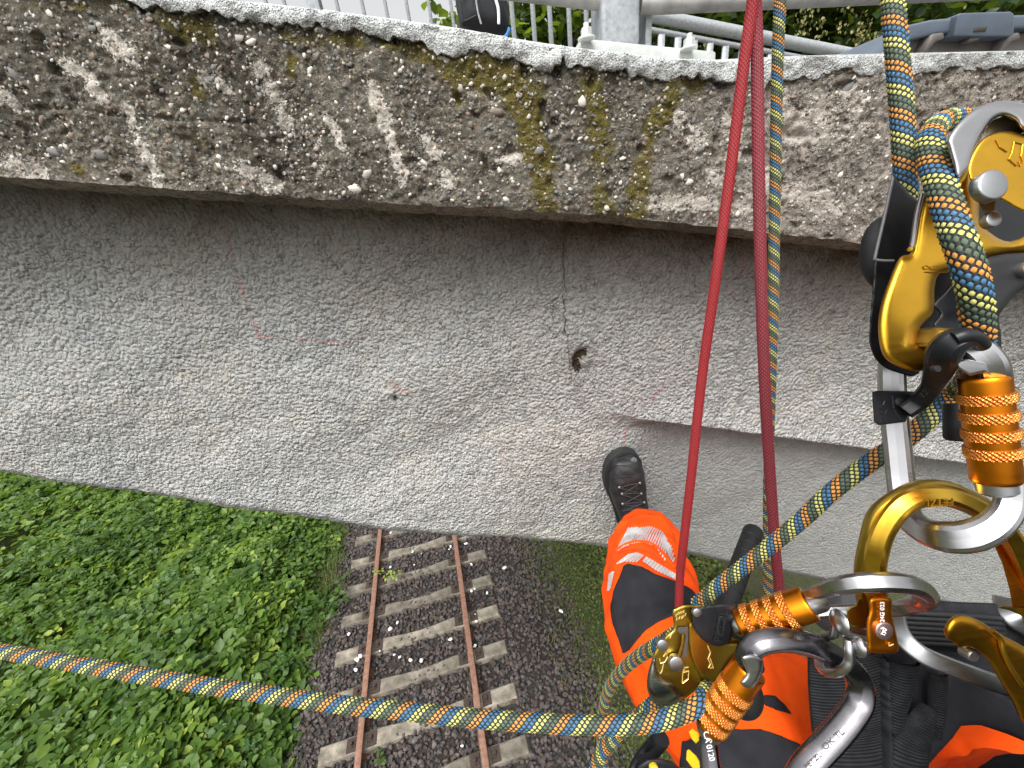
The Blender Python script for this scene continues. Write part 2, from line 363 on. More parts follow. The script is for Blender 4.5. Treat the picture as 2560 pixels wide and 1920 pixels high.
moss_l = [([(960, 118), (1090, 140)], .012, .8), ([(1130, 165), (1240, 190), (1330, 215)], .020, .9), ([(1250, 175), (1320, 280), (1335, 380), (1365, 450), (1360, 520)], .016, 1), ([(1150, 190), (1150, 240)], .012, .8), ([(1680, 240), (1630, 310), (1610, 380), (1600, 460), (1590, 530)], .018, .95),
          ([(1480, 200), (1500, 330), (1490, 440), (1520, 530)], .022, .62), ([(440, 60), (520, 80)], .016, .7), ([(480, 170), (495, 240)], .009, .75), ([(740, 150), (730, 190)], .008, .7), ([(180, 420), (190, 430)], .008, .8), ([(480, 345), (510, 370)], .010, .55), ([(250, 15), (330, 30)], .012, .6), ([(700, 80), (900, 110)], .010, .55), ([(1700, 180), (1760, 220)], .014, .6), ([(60, 30), (200, 10)], .008, .5)]
moss = np.zeros(len(ax_))
for pts, wd, a in moss_l: moss = np.maximum(moss, a * (.55 + .45 * brk) * np.exp(-(poly_dist(wxp, wzp, wl(pts, YB)) / (wd * 1.15)) ** 2))
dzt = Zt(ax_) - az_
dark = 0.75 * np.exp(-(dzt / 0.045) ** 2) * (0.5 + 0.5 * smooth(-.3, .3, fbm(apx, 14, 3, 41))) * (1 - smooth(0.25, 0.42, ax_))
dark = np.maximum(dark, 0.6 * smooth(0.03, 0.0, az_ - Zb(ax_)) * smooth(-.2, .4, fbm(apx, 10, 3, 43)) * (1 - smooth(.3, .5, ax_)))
for (cx, cy), rr in (((2025, 325), .012), ((1990, 270), .009), ((2050, 380), .016), ((2085, 250), .014), ((2000, 420), .012), ((2130, 410), .012), ((1300, 250), .006), ((1875, 280), .008)):
    q = on_y(cx, cy, YB); dark = np.maximum(dark, 0.6 * np.exp(-(np.hypot(ax_ - q[0], az_ - q[2]) / rr) ** 4))
alg = smooth(-.05, .35, fbm(np.stack([ax_, az_ * .6, 0 * ax_], 1), 6, 4, 45, .6)); dark = np.maximum(dark, .6 * alg * (1 - smooth(.1, .4, ax_)))
light = smooth(0.22, 0.45, ax_) * 0.85 + 0.15 * smooth(0.4, 0.0, ax_ * 0 + (az_ - Zb(ax_)) / 0.2)
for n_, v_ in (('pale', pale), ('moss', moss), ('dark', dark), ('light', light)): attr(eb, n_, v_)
c0 = v0[:, 0]; zc = Zb(gx)
c1 = np.stack([gx, YB + 0.030 + 0.004 * jag, zc - 0.013 + 0.003 * jag2], 1); c2 = c1 + np.array([0, 0.012, -0.001]); c3_ = np.stack([gx, np.full_like(gx, YW + 0.05), zc - 0.010], 1)
CB = np.stack([c3_, c2, c1, (c0 + c1) / 2 + np.stack([0 * gx, -.001 - .002 * jag2, 0 * gx], 1), c0], 1)
cbm = mesh('beam_underside', CB.reshape(-1, 3), grid_faces(len(gx), 5), bridge, M_EDGE, sm=True); autosmooth(cbm, 30)
cq = CB.reshape(-1, 3); cn = fbm(np.stack([cq[:, 0], cq[:, 2], 0 * cq[:, 0]], 1), 6, 3, 47)
for n_, v_ in (('pale', .25 * smooth(-.2, .4, cn)), ('moss', .3 * smooth(.0, .5, -cn)), ('dark', .55 * smooth(.05, .4, -cn)), ('light', .5 + .4 * smooth(-.3, .3, cn))): attr(cbm, n_, v_)
# pebbles standing out of the beam
M_PEB = [plain('pebble_white', (0.56, 0.53, 0.47), 0.7, var=0.2, scale=90), plain('pebble_grey', (0.16, 0.155, 0.15), 0.75, var=0.3, scale=90),
         plain('pebble_brown', (0.2, 0.15, 0.115), 0.8, var=0.3, scale=90), plain('pebble_pale', (0.38, 0.35, 0.31), 0.8, var=0.3, scale=90)]
def pebble_mesh(k):
    bm = bmesh.new(); bmesh.ops.create_icosphere(bm, subdivisions=1, radius=1)
    for v in bm.verts:
        v.co *= 1 + 0.5 * mnoise.noise(v.co * 1.3 + Vector((k * 7.1, 0, 0)))
    me = bpy.data.meshes.new('pebble'); bm.to_mesh(me); bm.free()
    me.polygons.foreach_set('use_smooth', [True] * len(me.polygons)); return me
PEB = [[pebble_mesh(k) for k in range(4)] for _ in M_PEB]
for m, row in zip(M_PEB, PEB):
    for me in row: me.materials.append(m)
def beam_y(xq, zq):
    i = np.clip(np.searchsorted(gx, xq), 1, len(gx) - 1); t = (zq - Zb(xq) - ch_h) / (Zt(xq) - 0.004 - Zb(xq) - ch_h)
    j = int(np.clip(round(float(t) * (nz - 1)), 0, nz - 1)); return v0[i, j, 1]
def put_pebble(xq, zq, a, mi, asp=None):
    o = bpy.data.objects.new('pebble', random.choice(PEB[mi])); col.objects.link(o); o.parent = eb
    asp = asp or random.uniform(0.55, 0.95)
    o.scale = (a * 1.1, a * 0.5, a * asp); o.rotation_euler = (random.uniform(-.3, .3), random.uniform(-1.2, 1.2), random.uniform(-.3, .3))
    o.location = (xq, beam_y(xq, zq) + a * 0.17, zq)
known = [(1455, 257, 12, 0), (448, 273, 9, 0), (285, 18, 8, 0), (125, 35, 8, 0), (590, 95, 16, 3), (630, 105, 11, 0), (775, 178, 11, 0), (890, 472, 14, 0), (918, 438, 15, 3), (1265, 497, 9, 0), (1515, 520, 8, 0), (1250, 428, 9, 0), (1418, 420, 9, 0), (1352, 310, 9, 0), (1322, 292, 7, 0), (1485, 260, 9, 1), (1240, 280, 14, 2), (1195, 275, 12, 2), (1475, 372, 13, 1), (1405, 375, 12, 1), (1345, 378, 11, 1), (100, 298, 12, 2), (700, 350, 9, 1), (35, 188, 12, 1), (225, 70, 10, 1), (1430, 282, 6, 0), (1382, 405, 6, 0), (1558, 396, 8, 0), (1550, 458, 6, 0), (1505, 430, 6, 0), (1750, 375, 11, 1), (1735, 300, 10, 1), (1780, 435, 11, 3), (1725, 455, 9, 0), (1705, 442, 8, 0), (2115, 225, 14, 1), (2165, 250, 9, 0), (2095, 438, 8, 0), (1970, 432, 6, 0), (545, 415, 7, 0), (665, 350, 6, 0), (505, 385, 5, 1), (820, 435, 8, 2), (555, 70, 5, 3), (425, 120, 6, 0), (485, 98, 5, 0), (1150, 50 + 170, 9, 3), (1040, 440, 5, 0), (1060, 405, 7, 0), (1200, 410, 6, 0), (250, 388, 12, 1), (130, 380, 14, 1), (265, 350, 11, 1)]
for (qx, qy, rp, mi) in known:
    q = on_y(qx, qy, YB); put_pebble(q[0], q[2], rp * 0.62 / F * 1.15, mi)
for k in range(200):
    qx = random.uniform(-.7, 1.0); t = random.random() ** 1.1 * 0.9 + 0.04
    if qx > .45 and random.random() < .6: continue
    zq = float(Zb(qx) + ch_h + (Zt(qx) - Zb(qx) - ch_h) * t)
    put_pebble(qx, zq, random.uniform(0.0022, 0.0055), random.choices([0, 1, 2, 3], [1, 5, 3, 4])[0])
# small aggregate grains, too many to count
def scatter_grains(n):
    base = np.array([v.co[:] for v in PEB[0][0].vertices]); fc = np.array([p.vertices[:] for p in PEB[0][0].polygons])
    qx = rng.uniform(-.85, 1.15, n); t = rng.uniform(0.01, 0.98, n); zq = Zb(qx) + ch_h + (Zt(qx) - Zb(qx) - ch_h) * t
    yq = np.array([beam_y(a, b) for a, b in zip(qx, zq)]); a = rng.uniform(0.001, 0.0032, n) * (1 + (rng.random(n) < .1) * .5)
    ang = rng.uniform(0, 6.28, n); sx = rng.uniform(.7, 1.3, (n, 3)); sx[:, 1] *= .6
    b = base[None] * sx[:, None, :] * a[:, None, None]
    cx = b[..., 0] * np.cos(ang)[:, None] - b[..., 2] * np.sin(ang)[:, None]; cz = b[..., 0] * np.sin(ang)[:, None] + b[..., 2] * np.cos(ang)[:, None]
    Vv = np.stack([cx + qx[:, None], b[..., 1] + (yq + a * .12)[:, None], cz + zq[:, None]], -1).reshape(-1, 3)
    Fv = (fc[None] + (np.arange(n) * len(base))[:, None, None]).reshape(-1, 3)
    mi = np.repeat(rng.choice(4, n, p=[.07, .43, .27, .23]), len(fc))
    o = mesh('aggregate_grains', Vv, Fv, bridge, M_PEB, sm=True, midx=mi); o['kind'] = 'stuff'
scatter_grains(6500)
# ---- coating lip along the top of the beam
cx_ = xs_grid(-2.4, 3.0, -0.95, 1.25, 0.003, 0.03)
c3 = np.stack([cx_, cx_ * 0, cx_ * 0], 1)
stp = fbm(c3, 11, 2, 57); lip = 0.027 + 0.009 * fbm(c3, 15, 5, 51, .7) + 0.007 * fbm(c3, 110, 3, 55) + 0.007 * smooth(.06, .12, stp) - 0.005 * smooth(.12, .18, -stp)
lip = lip * np.interp(cx_, [-.9, -.45, -.42, -.1, .1, .3, .45, .7, 1.2], [.25, .3, .7, 1.05, 1.1, 1.0, .95, .75, .6])
for qx, wq in ((1405, .0025),): lip *= 1 - 0.6 * np.exp(-((cx_ - on_y(qx, 140, YB)[0]) / wq) ** 2)
nr = 16; rows = []
zt_ = Zt(cx_)
for k in range(nr):
    t = k / (nr - 1); zz = zt_ - lip * (1 - t)
    yy = YB - 0.006 - 0.001 * np.sin(t * 3.14) + 0.007 * fbm(np.stack([cx_, zz, 0 * cx_], 1), 60, 3, 61) + (0.004 if k == nr - 1 else 0)
    rows.append(np.stack([cx_, yy, zz + (0.0012 if k > nr - 4 else 0.004) * fbm(np.stack([cx_, zz, 0 * cx_ + 5], 1), 40, 2, 63)], 1))
under = rows[0].copy(); under[:, 1] = YB + 0.02; under[:, 2] += 0.003
back = [np.stack([cx_, np.full_like(cx_, yv), zt_ + dz], 1) for yv, dz in ((YB + 0.012, 0.005), (YB + 0.06, 0.004), (YB + 0.25, -0.02))]
CV = np.stack([under] + rows + back, 1)
ct = mesh('top_coating', CV.reshape(-1, 3), grid_faces(len(cx_), CV.shape[1]), bridge, M_COAT, sm=True)
gz = np.clip(1 - np.minimum((CV[..., 2] - rows[0][:, None, 2]) / np.maximum(lip[:, None], 1e-3) * 1.15, 1), 0, 1) * 1.0
gz = np.maximum(gz, smooth(.36, .5, CV[..., 0]) * .6); attr(ct, 'grime', gz.ravel())
# ---- sprayed wall below
wx = xs_grid(-3.2, 3.6, -1.35, 1.75, 0.0042, 0.04); nw = 190
tw = np.linspace(0, 1, nw) ** 1.0
X, T_ = np.meshgrid(wx, tw, indexing='ij')
ztop = Zb(X) + 0.01; zbot = Zw(X)
Z = ztop + (zbot - ztop) * T_
pp = np.stack([X.ravel(), Z.ravel(), np.zeros(X.size)], 1); x, z = pp[:, 0], pp[:, 1]
ang = R(20); pr = np.stack([x * math.cos(ang) + z * math.sin(ang), (-x * math.sin(ang) + z * math.cos(ang)) * 2.6, 0 * x], 1)
und = fbm(pr, 2.2, 2, 71, .4) * 0.022 + fbm(pr, 6, 2, 73) * 0.0030
sdist = Zs(x) - z                                       # > 0 below the step
xstep = on_y(1430, 1000, YW)[0]; fade = smooth(xstep, xstep + 0.30, x)
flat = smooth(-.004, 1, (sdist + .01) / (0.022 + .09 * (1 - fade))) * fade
lumps = fbm(pp, 40, 3, 77, 0.5) * 0.0026 + fbm(pp, 95, 2, 83) * 0.0022
lumps += 0.007 * np.clip(fbm(pp, 30, 2, 97) - 0.35, 0, 1) * (x < 0)
Y = YW - und * (1 - 0.6 * flat) - lumps * (1 - 0.72 * flat) + 0.048 * flat - 0.022 * fade * np.exp(-np.clip(-sdist, 0, 9) / 0.05) * (1 - flat)
# broken-out spot, small hole
hc = on_y(1462, 905, YW); rr = np.hypot(x - hc[0], (z - hc[2]) * 0.9); th = np.arctan2(z - hc[2], x - hc[0])
rr = rr + .004 * fbm(pp, 70, 2, 133); cres = np.exp(-((rr - 0.022) / 0.012) ** 2) * (0.25 + 0.75 * smooth(-0.3, 0.4, -np.cos(th + 0.35)))
hole = cres.copy(); Y += cres * 0.015 - 0.008 * np.exp(-(rr / 0.011) ** 2)
h2 = on_y(987, 998, YW); r2_ = np.hypot(x - h2[0], z - h2[2]); hh = np.exp(-(r2_ / 0.009) ** 2); hole = np.maximum(hole, hh * .9); Y += hh * 0.012
Y = Y + 0.03 * smooth(0.06, 0.0, z - Zw(x)) ** 2         # rounded lower edge
V = np.stack([x, Y, z], 1).reshape(len(wx), nw, 3)
WALLV = V
low = V[:, -1].copy(); b1 = low.copy(); b1[:, 1] += 0.05; b1[:, 2] -= 0.012
b2 = low.copy(); b2[:, 1] = YFAR - 0.06
tp = V[:, 0].copy(); tp[:, 1] += 0.03
VV = np.concatenate([V, b1[:, None], b2[:, None]], 1)
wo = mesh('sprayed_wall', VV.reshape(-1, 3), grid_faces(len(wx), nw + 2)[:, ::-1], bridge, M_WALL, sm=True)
pad = lambda a: np.concatenate([a.reshape(len(wx), nw), np.zeros((len(wx), 2))], 1).ravel()
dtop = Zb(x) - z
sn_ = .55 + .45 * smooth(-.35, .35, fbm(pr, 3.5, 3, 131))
stain_shade = (0.78 * np.exp(-(np.clip(dtop, 0, 9) / 0.085) ** 2) * smooth(-1.6, .0, x) + 0.38 * np.exp(-(np.clip(dtop, 0, 9) / 0.17) ** 2)) * sn_  # brown stain below the ledge, strengthened to add the ledge's shade
for pts, wd, a in (([(1330, 1640 - 330), (1360, 1290)], .02, .25), ([(1440, 960), (1450, 1000)], .02, .3), ([(1190, 590), (1190, 700)], .004, .15)): stain_shade = np.maximum(stain_shade, a * np.exp(-(poly_dist(x, z, wl(pts, YW)) / wd) ** 2))
stain_shade = np.maximum(stain_shade, 0.6 * np.exp(-(rr / 0.045) ** 2) * (.4 + .6 * smooth(-.3, .3, fbm(pp, 30, 2, 5))))
stain_shade = np.maximum(stain_shade, 0.12 * fade * np.exp(-(sdist / 0.012) ** 2))
warm = np.maximum(smooth(-.1, .5, fbm(pp, 3.0, 3, 101)) * .3, 0.8 * np.exp(-(np.hypot(x - on_y(500, 930, YW)[0], (z - on_y(500, 930, YW)[2]) * 1.6) / 0.09) ** 2))
chalk = np.zeros(len(x))
for pts in ([(560, 580), (575, 660), (600, 740), (625, 800), (640, 850)], [(640, 845), (720, 850), (860, 862), (905, 895), (1000, 975), (1090, 1010), (1160, 1060), (1220, 1085), (1255, 1140), (1280, 1190)], [(860, 862), (905, 852)], [(1860, 600), (1850, 680), (1820, 740)], [(1655, 960), (1635, 985), (1615, 1005)], [(1565, 1080), (1562, 1130)], [(1750, 880), (1690, 940)], [(1390, 1225), (1470, 1218)]):
    chalk = np.maximum(chalk, np.exp(-(poly_dist(x, z, wl(pts, YW)) / 0.0050) ** 2))
chalk *= 0.5 + 0.45 * smooth(-.3, .3, fbm(pp, 22, 2, 107))
for n_, v_ in (('stain_shade', stain_shade), ('warm', warm), ('chalk', chalk), ('hole', hole), ('flat', flat)): attr(wo, n_, pad(np.asarray(v_, float)))
def wall_y(xq, zq):
    i = int(np.clip(np.searchsorted(wx, xq), 0, len(wx) - 1)); t = (zq - (Zb(xq) + .01)) / (Zw(xq) - Zb(xq) - .01)
    return WALLV[i, int(np.clip(round(float(t) * (nw - 1)), 0, nw - 1)), 1]
def crack(pts, wmax, seed):
    rs = np.random.default_rng(seed); q = np.array([on_y(a, b_, YW) for a, b_ in pts]); q = resample(q, 0.006)
    q[:, 0] += rs.normal(0, 0.0022, len(q)); wd = wmax * (0.45 + 0.55 * rs.random(len(q))); wd[0] = wd[-1] = 0.0002
    ys = np.array([min(wall_y(a[0], a[2]), wall_y(a[0] + .004, a[2]), wall_y(a[0] - .004, a[2])) for a in q]) - 0.0012
    l_ = np.stack([q[:, 0] - wd, ys, q[:, 2]], 1); r_ = np.stack([q[:, 0] + wd, ys, q[:, 2]], 1)
    lb, rb = l_ + [0, .006, 0], r_ + [0, .006, 0]
    mesh('crack', np.stack([lb, l_, r_, rb], 1).reshape(-1, 3), grid_faces(len(q), 4), bridge, M_CRACK)
crack([(1412, 560), (1408, 640), (1413, 720), (1409, 780), (1413, 835)], 0.0008, 1)
crack([(1411, 815), (1416, 850), (1422, 885), (1428, 950)], 0.0006, 2)
crack([(1385, 745), (1383, 790), (1387, 815)], 0.0005, 3)
crack([(1470, 945), (1490, 970)], 0.0007, 4)
# ---- deck body between the two sides
dx = np.linspace(-3.2, 3.6, 40); dz0, dz1 = Zt(dx) - 0.02, Zb(dx) - 0.05
ring = np.stack([np.stack([dx, 0 * dx + YW + 0.16, dz0], 1), np.stack([dx, 0 * dx + YFAR, dz0], 1), np.stack([dx, 0 * dx + YFAR, np.minimum(Zw(dx), dz1)], 1), np.stack([dx, 0 * dx + YW + 0.16, np.minimum(Zw(dx) + .02, dz1)], 1)], 1)
fs = []
for i in range(len(dx) - 1):
    for j in range(4): fs.append((i * 4 + j, i * 4 + (j + 1) % 4, (i + 1) * 4 + (j + 1) % 4, (i + 1) * 4 + j))
mesh('deck', ring.reshape(-1, 3), fs, bridge, M_SOFT)

# ================================================================== GROUND AND TRACK
YAW = R(10.3)
def H(X, Yf, Z=0.0): dx_, dy_ = X - 1.22, Yf + 6.06; return np.array([dx_ * math.cos(YAW) - dy_ * math.sin(YAW), dx_ * math.sin(YAW) + dy_ * math.cos(YAW), Z])
def Hv(X, Yf): dx_, dy_ = X - 1.22, Yf + 6.06; return dx_ * math.cos(YAW) - dy_ * math.sin(YAW), dx_ * math.sin(YAW) + dy_ * math.cos(YAW)
TD = np.array([-math.sin(YAW), math.cos(YAW), 0]); TX = np.array([math.cos(YAW), math.sin(YAW), 0])
t = NT('soil'); n = t.noise(1.3, 6); t.base(t.ramp(n, [(0.3, (0.03, 0.024, 0.016)), (0.55, (0.05, 0.055, 0.02)), (0.75, (0.035, 0.06, 0.015))]), 0.95); t.bump(t.noise(14, 6), 1, .05); M_SOIL = t.m
g = 600; tag(mesh('ground', [(-g, -g, -.34), (g, -g, -.34), (g, g, -.34), (-g, g, -.34)], [(0, 1, 2, 3)], None, M_SOIL), kind='structure')
t = NT('ballast_fines'); t.base(t.ramp(t.noise(30, 6), [(0.35, (0.012, 0.010, 0.009)), (0.7, (0.05, 0.042, 0.038))]), 0.95); t.bump(t.voro(22), 1, .02); M_FINES = t.m
bx, by = np.meshgrid(np.linspace(-2.1, 3.0, 60), np.linspace(-9, 9, 140), indexing='ij')
def bed_h(X): return -0.145 - 0.19 * smooth(1.45, 2.6, X) - 0.1 * smooth(-1.45, -2.0, X)
hx, hy = Hv(bx, by)
tag(mesh('ballast_bed', np.stack([hx.ravel(), hy.ravel(), (bed_h(bx) - .02 + .01 * fbm(np.stack([hx.ravel(), hy.ravel(), 0 * hx.ravel()], 1), 4, 3, 3).reshape(bx.shape)).ravel()], 1), grid_faces(60, 140), None, M_FINES, sm=True), kind='structure')
# ballast stones
def stones(n, seed, X0, X1, Y0, Y1, smin, smax, mats, probs, name, hfun, extra=0.0, label=None, cat=None):
    rs = np.random.default_rng(seed)
    ph = (1 + 5 ** .5) / 2
    ico = np.array([(-1, ph, 0), (1, ph, 0), (-1, -ph, 0), (1, -ph, 0), (0, -1, ph), (0, 1, ph), (0, -1, -ph), (0, 1, -ph), (ph, 0, -1), (ph, 0, 1), (-ph, 0, -1), (-ph, 0, 1)]) / 1.9
    fc = np.array([(0, 11, 5), (0, 5, 1), (0, 1, 7), (0, 7, 10), (0, 10, 11), (1, 5, 9), (5, 11, 4), (11, 10, 2), (10, 7, 6), (7, 1, 8), (3, 9, 4), (3, 4, 2), (3, 2, 6), (3, 6, 8), (3, 8, 9), (4, 9, 5), (2, 4, 11), (6, 2, 10), (8, 6, 7), (9, 8, 1)])
    a = rs.uniform(smin, smax, n); Xq = rs.uniform(X0, X1, n); Yq = rs.uniform(Y0, Y1, n)
    b = ico[None] * rs.uniform(.72, 1.28, (n, 12, 1)) * rs.uniform(.6, 1.25, (n, 1, 3)) * a[:, None, None]
    q = rs.normal(size=(n, 4)); q /= np.linalg.norm(q, axis=1)[:, None]; w_, x_, y_, z_ = q.T
    Rm = np.stack([1 - 2 * (y_ * y_ + z_ * z_), 2 * (x_ * y_ - z_ * w_), 2 * (x_ * z_ + y_ * w_), 2 * (x_ * y_ + z_ * w_), 1 - 2 * (x_ * x_ + z_ * z_), 2 * (y_ * z_ - x_ * w_), 2 * (x_ * z_ - y_ * w_), 2 * (y_ * z_ + x_ * w_), 1 - 2 * (x_ * x_ + y_ * y_)], 1).reshape(n, 3, 3)
    b = np.einsum('nij,nkj->nki', Rm, b)
    px, py = Hv(Xq, Yq); pz = hfun(Xq) + rs.uniform(-.015, .022, n) + extra
    b += np.stack([px, py, pz], 1)[:, None, :]
    mi = np.repeat(rs.choice(len(mats), n, p=probs), 20)
    o = mesh(name, b.reshape(-1, 3), (fc[None] + (np.arange(n) * 12)[:, None, None]).reshape(-1, 3), None, mats, midx=mi)
    return tag(o, label, cat, kind='stuff')
M_BAL = [plain('ballast_a', (0.075, 0.062, 0.057), 0.85, var=.35, scale=30), plain('ballast_b', (0.05, 0.044, 0.044), 0.85, var=.35, scale=30), plain('ballast_c', (0.105, 0.088, 0.08), 0.85, var=.3, scale=30), plain('ballast_d', (0.075, 0.05, 0.038), 0.9, var=.3, scale=30)]
stones(17000, 5, -1.95, 2.55, -5.2, 2.6, 0.018, 0.036, M_BAL, [.35, .3, .15, .2], 'track_ballast', bed_h, label='dark purplish crushed stone ballast around the sleepers', cat='ballast')
# track
track = empty('railway_track', H(0, 0, 0), 'rusty single railway track on concrete sleepers running under the bridge', 'railway track')
t = NT('rail_rust'); t.base(t.ramp(t.noise(25, 6), [(0.3, (0.085, 0.035, 0.02)), (0.6, (0.17, 0.075, 0.045)), (0.8, (0.25, 0.13, 0.085))]), 0.75, 0.15); t.bump(t.noise(160, 4), .4, .002); M_RUST = t.m
t = NT('rail_head_polish'); t.base(t.ramp(t.noise(20, 6), [(0.3, (0.2, 0.1, 0.065)), (0.7, (0.34, 0.19, 0.135))]), 0.5, 0.4); M_RHEAD = t.m
t = NT('sleeper_concrete'); n = t.noise(7, 6); c = t.ramp(n, [(0.3, (0.1, 0.088, 0.07)), (0.5, (0.2, 0.178, 0.145)), (0.68, (0.31, 0.28, 0.235))])
c = t.mix(t.ramp(t.noise(60, 5, .7), [(0.3, .55), (0.5, 0)]), c, (0.05, 0.043, 0.035)); rd = t.n('ShaderNodeObjectInfo'); c = t.mix(.65, c, t.ramp(rd.outputs['Random'], [(0, (.45, .43, .39)), (1, (1.2, 1.17, 1.1))]), 'MULTIPLY')
t.base(c, 0.9); t.bump(t.noise(90, 5), .8, .006); M_SLP = t.m
RP = [(-.038, 0), (-.039, -.012), (-.036, -.032), (-.012, -.042), (-.009, -.06), (-.009, -.118), (-.014, -.132), (-.065, -.148), (-.07, -.16), (.07, -.16), (.065, -.148), (.014, -.132), (.009, -.118), (.009, -.06), (.012, -.042), (.036, -.032), (.039, -.012), (.038, 0), (.02, .004), (-.02, .004)]
for Xr in (-.7525, .7525):
    pts = [H(Xr, yy, 0) for yy in np.linspace(-10, 14, 25)]
    V = []; m = len(RP)
    for p in pts:
        for a, h_ in RP: V.append(p + a * TX + np.array([0, 0, h_]))
    fs = [(i * m + j, i * m + (j + 1) % m, (i + 1) * m + (j + 1) % m, (i + 1) * m + j) for i in range(len(pts) - 1) for j in range(m)] + [tuple(range(m)), tuple((len(pts) - 1) * m + j for j in range(m))[::-1]]
    mi = [1 if (f[0] % m) in (17, 18, 19) else 0 for f in fs]
    mesh('rail', V, fs, track, [M_RUST, M_RHEAD], midx=mi)
def sleeper_mesh():
    bm = bmesh.new(); V = []; st = [(-1.3, .12, -.13), (-1.27, .095, -.05), (-.9, .095, -.045), (-.72, .10, -.06), (-.5, .095, -.05), (-.25, .085, -.075), (0, .08, -.082), (.25, .085, -.075), (.5, .095, -.05), (.72, .10, -.06), (.9, .095, -.045), (1.27, .095, -.05), (1.3, .12, -.13)]
    rows = []
    for Xs, hw, zt_ in st:
        zt2 = zt_ - .035
        rows.append([bm.verts.new((Xs, s_ * k_, z_)) for s_, k_, z_ in ((-1, hw + .045, -.3), (-1, hw, zt2 - .012), (-1, hw - .018, zt2), (1, hw - .018, zt2), (1, hw, zt2 - .012), (1, hw + .045, -.3))])
    for a, b_ in zip(rows[:-1], rows[1:]):
        for j in range(5): bm.faces.new((a[j], a[j + 1], b_[j + 1], b_[j]))
    bm.faces.new(rows[0]); bm.faces.new(rows[-1][::-1]); bmesh.ops.recalc_face_normals(bm, faces=bm.faces)
    me = bpy.data.meshes.new('sleeper'); bm.to_mesh(me); bm.free(); me.materials.append(M_SLP); return me
def clip_mesh(side):
    bm = bmesh.new()
    def bxm(c, h):
        r_ = bmesh.ops.create_cube(bm, size=1); bmesh.ops.scale(bm, vec=Vector(h) * 2, verts=r_['verts']); bmesh.ops.translate(bm, vec=c, verts=r_['verts'])
    for s_ in (side,):
        bxm((s_ * .125, 0, -.09), (.06, .078, .016)); bxm((s_ * .1, -.025, -.074), (.03, .008, .012)); bxm((s_ * .1, .025, -.074), (.03, .008, .012)); bxm((s_ * .12, 0, -.066), (.014, .035, .009))
        r_ = bmesh.ops.create_cone(bm, cap_ends=True, segments=6, radius1=.019, radius2=.019, depth=.05); bmesh.ops.translate(bm, vec=(s_ * .12, 0, -.055), verts=r_['verts'])
    me = bpy.data.meshes.new('rail_fastening'); bm.to_mesh(me); bm.free(); me.materials.append(M_FAST); return me
M_FAST = plain('fastening_rust', (0.045, 0.029, 0.022), 0.85, var=.4, scale=40)
SM, CM = sleeper_mesh(), [clip_mesh(-1), clip_mesh(1)]
for k in range(-6, 12):
    yy = -k * 0.6 + random.uniform(-.012, .012)
    so_ = bpy.data.objects.new('sleeper', SM); col.objects.link(so_); so_.parent = track; so_.location = Vector(H(0, yy, 0)) - track.location; so_.rotation_euler = (0, 0, YAW)
    for Xr in (-.7525, .7525):
        for cm_ in CM: c_ = bpy.data.objects.new('rail_fastening', cm_); col.objects.link(c_); c_.parent = so_; c_.location = (Xr, 0, 0)
# white stones lying on the ballast
M_WST = plain('white_stone', (0.78, 0.76, 0.72), 0.8, var=.12, scale=40)
Zp = lambda x, y: (820 + x / 2.592, 1280 + y / 2.592)
for (zx, zy, r_) in [(405, 135, 9), (548, 258, 8), (795, 225, 9), (785, 240, 6), (405, 357, 9), (895, 205, 11), (930, 340, 9), (1145, 362, 14), (930, 512, 11), (950, 498, 8), (955, 665, 10), (960, 707, 10), (1510, 643, 12), (405, 757, 13), (450, 717, 9), (135, 790, 11), (792, 825, 12), (212, 930, 13), (190, 957, 13), (180, 1022, 12), (463, 940, 9), (537, 958, 11), (607, 960, 12), (953, 865, 11), (335, 900, 6), (560, 342, 5), (605, 268, 4), (868, 1515, 8), (430, 925, 7), (1030, 525, 9)]:
    q = on_z(*Zp(zx, zy), -0.085); dist = np.linalg.norm(q - CAM)
    o = bpy.data.objects.new('white_stone', PEB[0][random.randrange(4)].copy()); o.data.materials.clear(); o.data.materials.append(M_WST); col.objects.link(o)
    a = r_ / 2.592 / F * dist * .9; o.location = q; o.scale = (a * 1.2, a * .95, a * .7); o.rotation_euler = (0, 0, random.uniform(0, 6))
    tag(o, 'chalk white stone lying among the dark ballast of the track', 'stone', 'white stones on the ballast')
# ================================================================== PLANTS
def leaf_mat(name, stops, trans=0.35, rough=0.45):
    t = NT(name); r_ = t.attr('tint'); c = t.ramp(r_, stops); c = t.mix(t.math('MULTIPLY', t.noise(9, 3), 0.35), c, (0.02, 0.05, 0.006))
    t.base(c, rough, spec=0.35)
    tr = t.n('ShaderNodeBsdfTranslucent'); t.l(t.mix(0.5, c, (0.35, 0.5, 0.04), 'MIX'), tr.inputs[0])
    mx = t.n('ShaderNodeMixShader'); mx.inputs[0].default_value = trans; t.l(t.p.outputs[0], mx.inputs[1]); t.l(tr.outputs[0], mx.inputs[2]); t.l(mx.outputs[0], t.out.inputs[0])
    return t.m
LEAF_V = np.array([(0, 0, 0), (-.27, .25, .06), (-.36, .52, .07), (-.2, .82, .03), (0, 1.04, -.08), (.2, .82, .03), (.36, .52, .07), (.27, .25, .06), (0, .5, -.01)])
LEAF_F = np.array([(0, 8, 1), (1, 8, 2), (2, 8, 3), (3, 8, 4), (4, 8, 5), (5, 8, 6), (6, 8, 7), (7, 8, 0)])
NARROW_V = LEAF_V * np.array([.62, 1, 1])
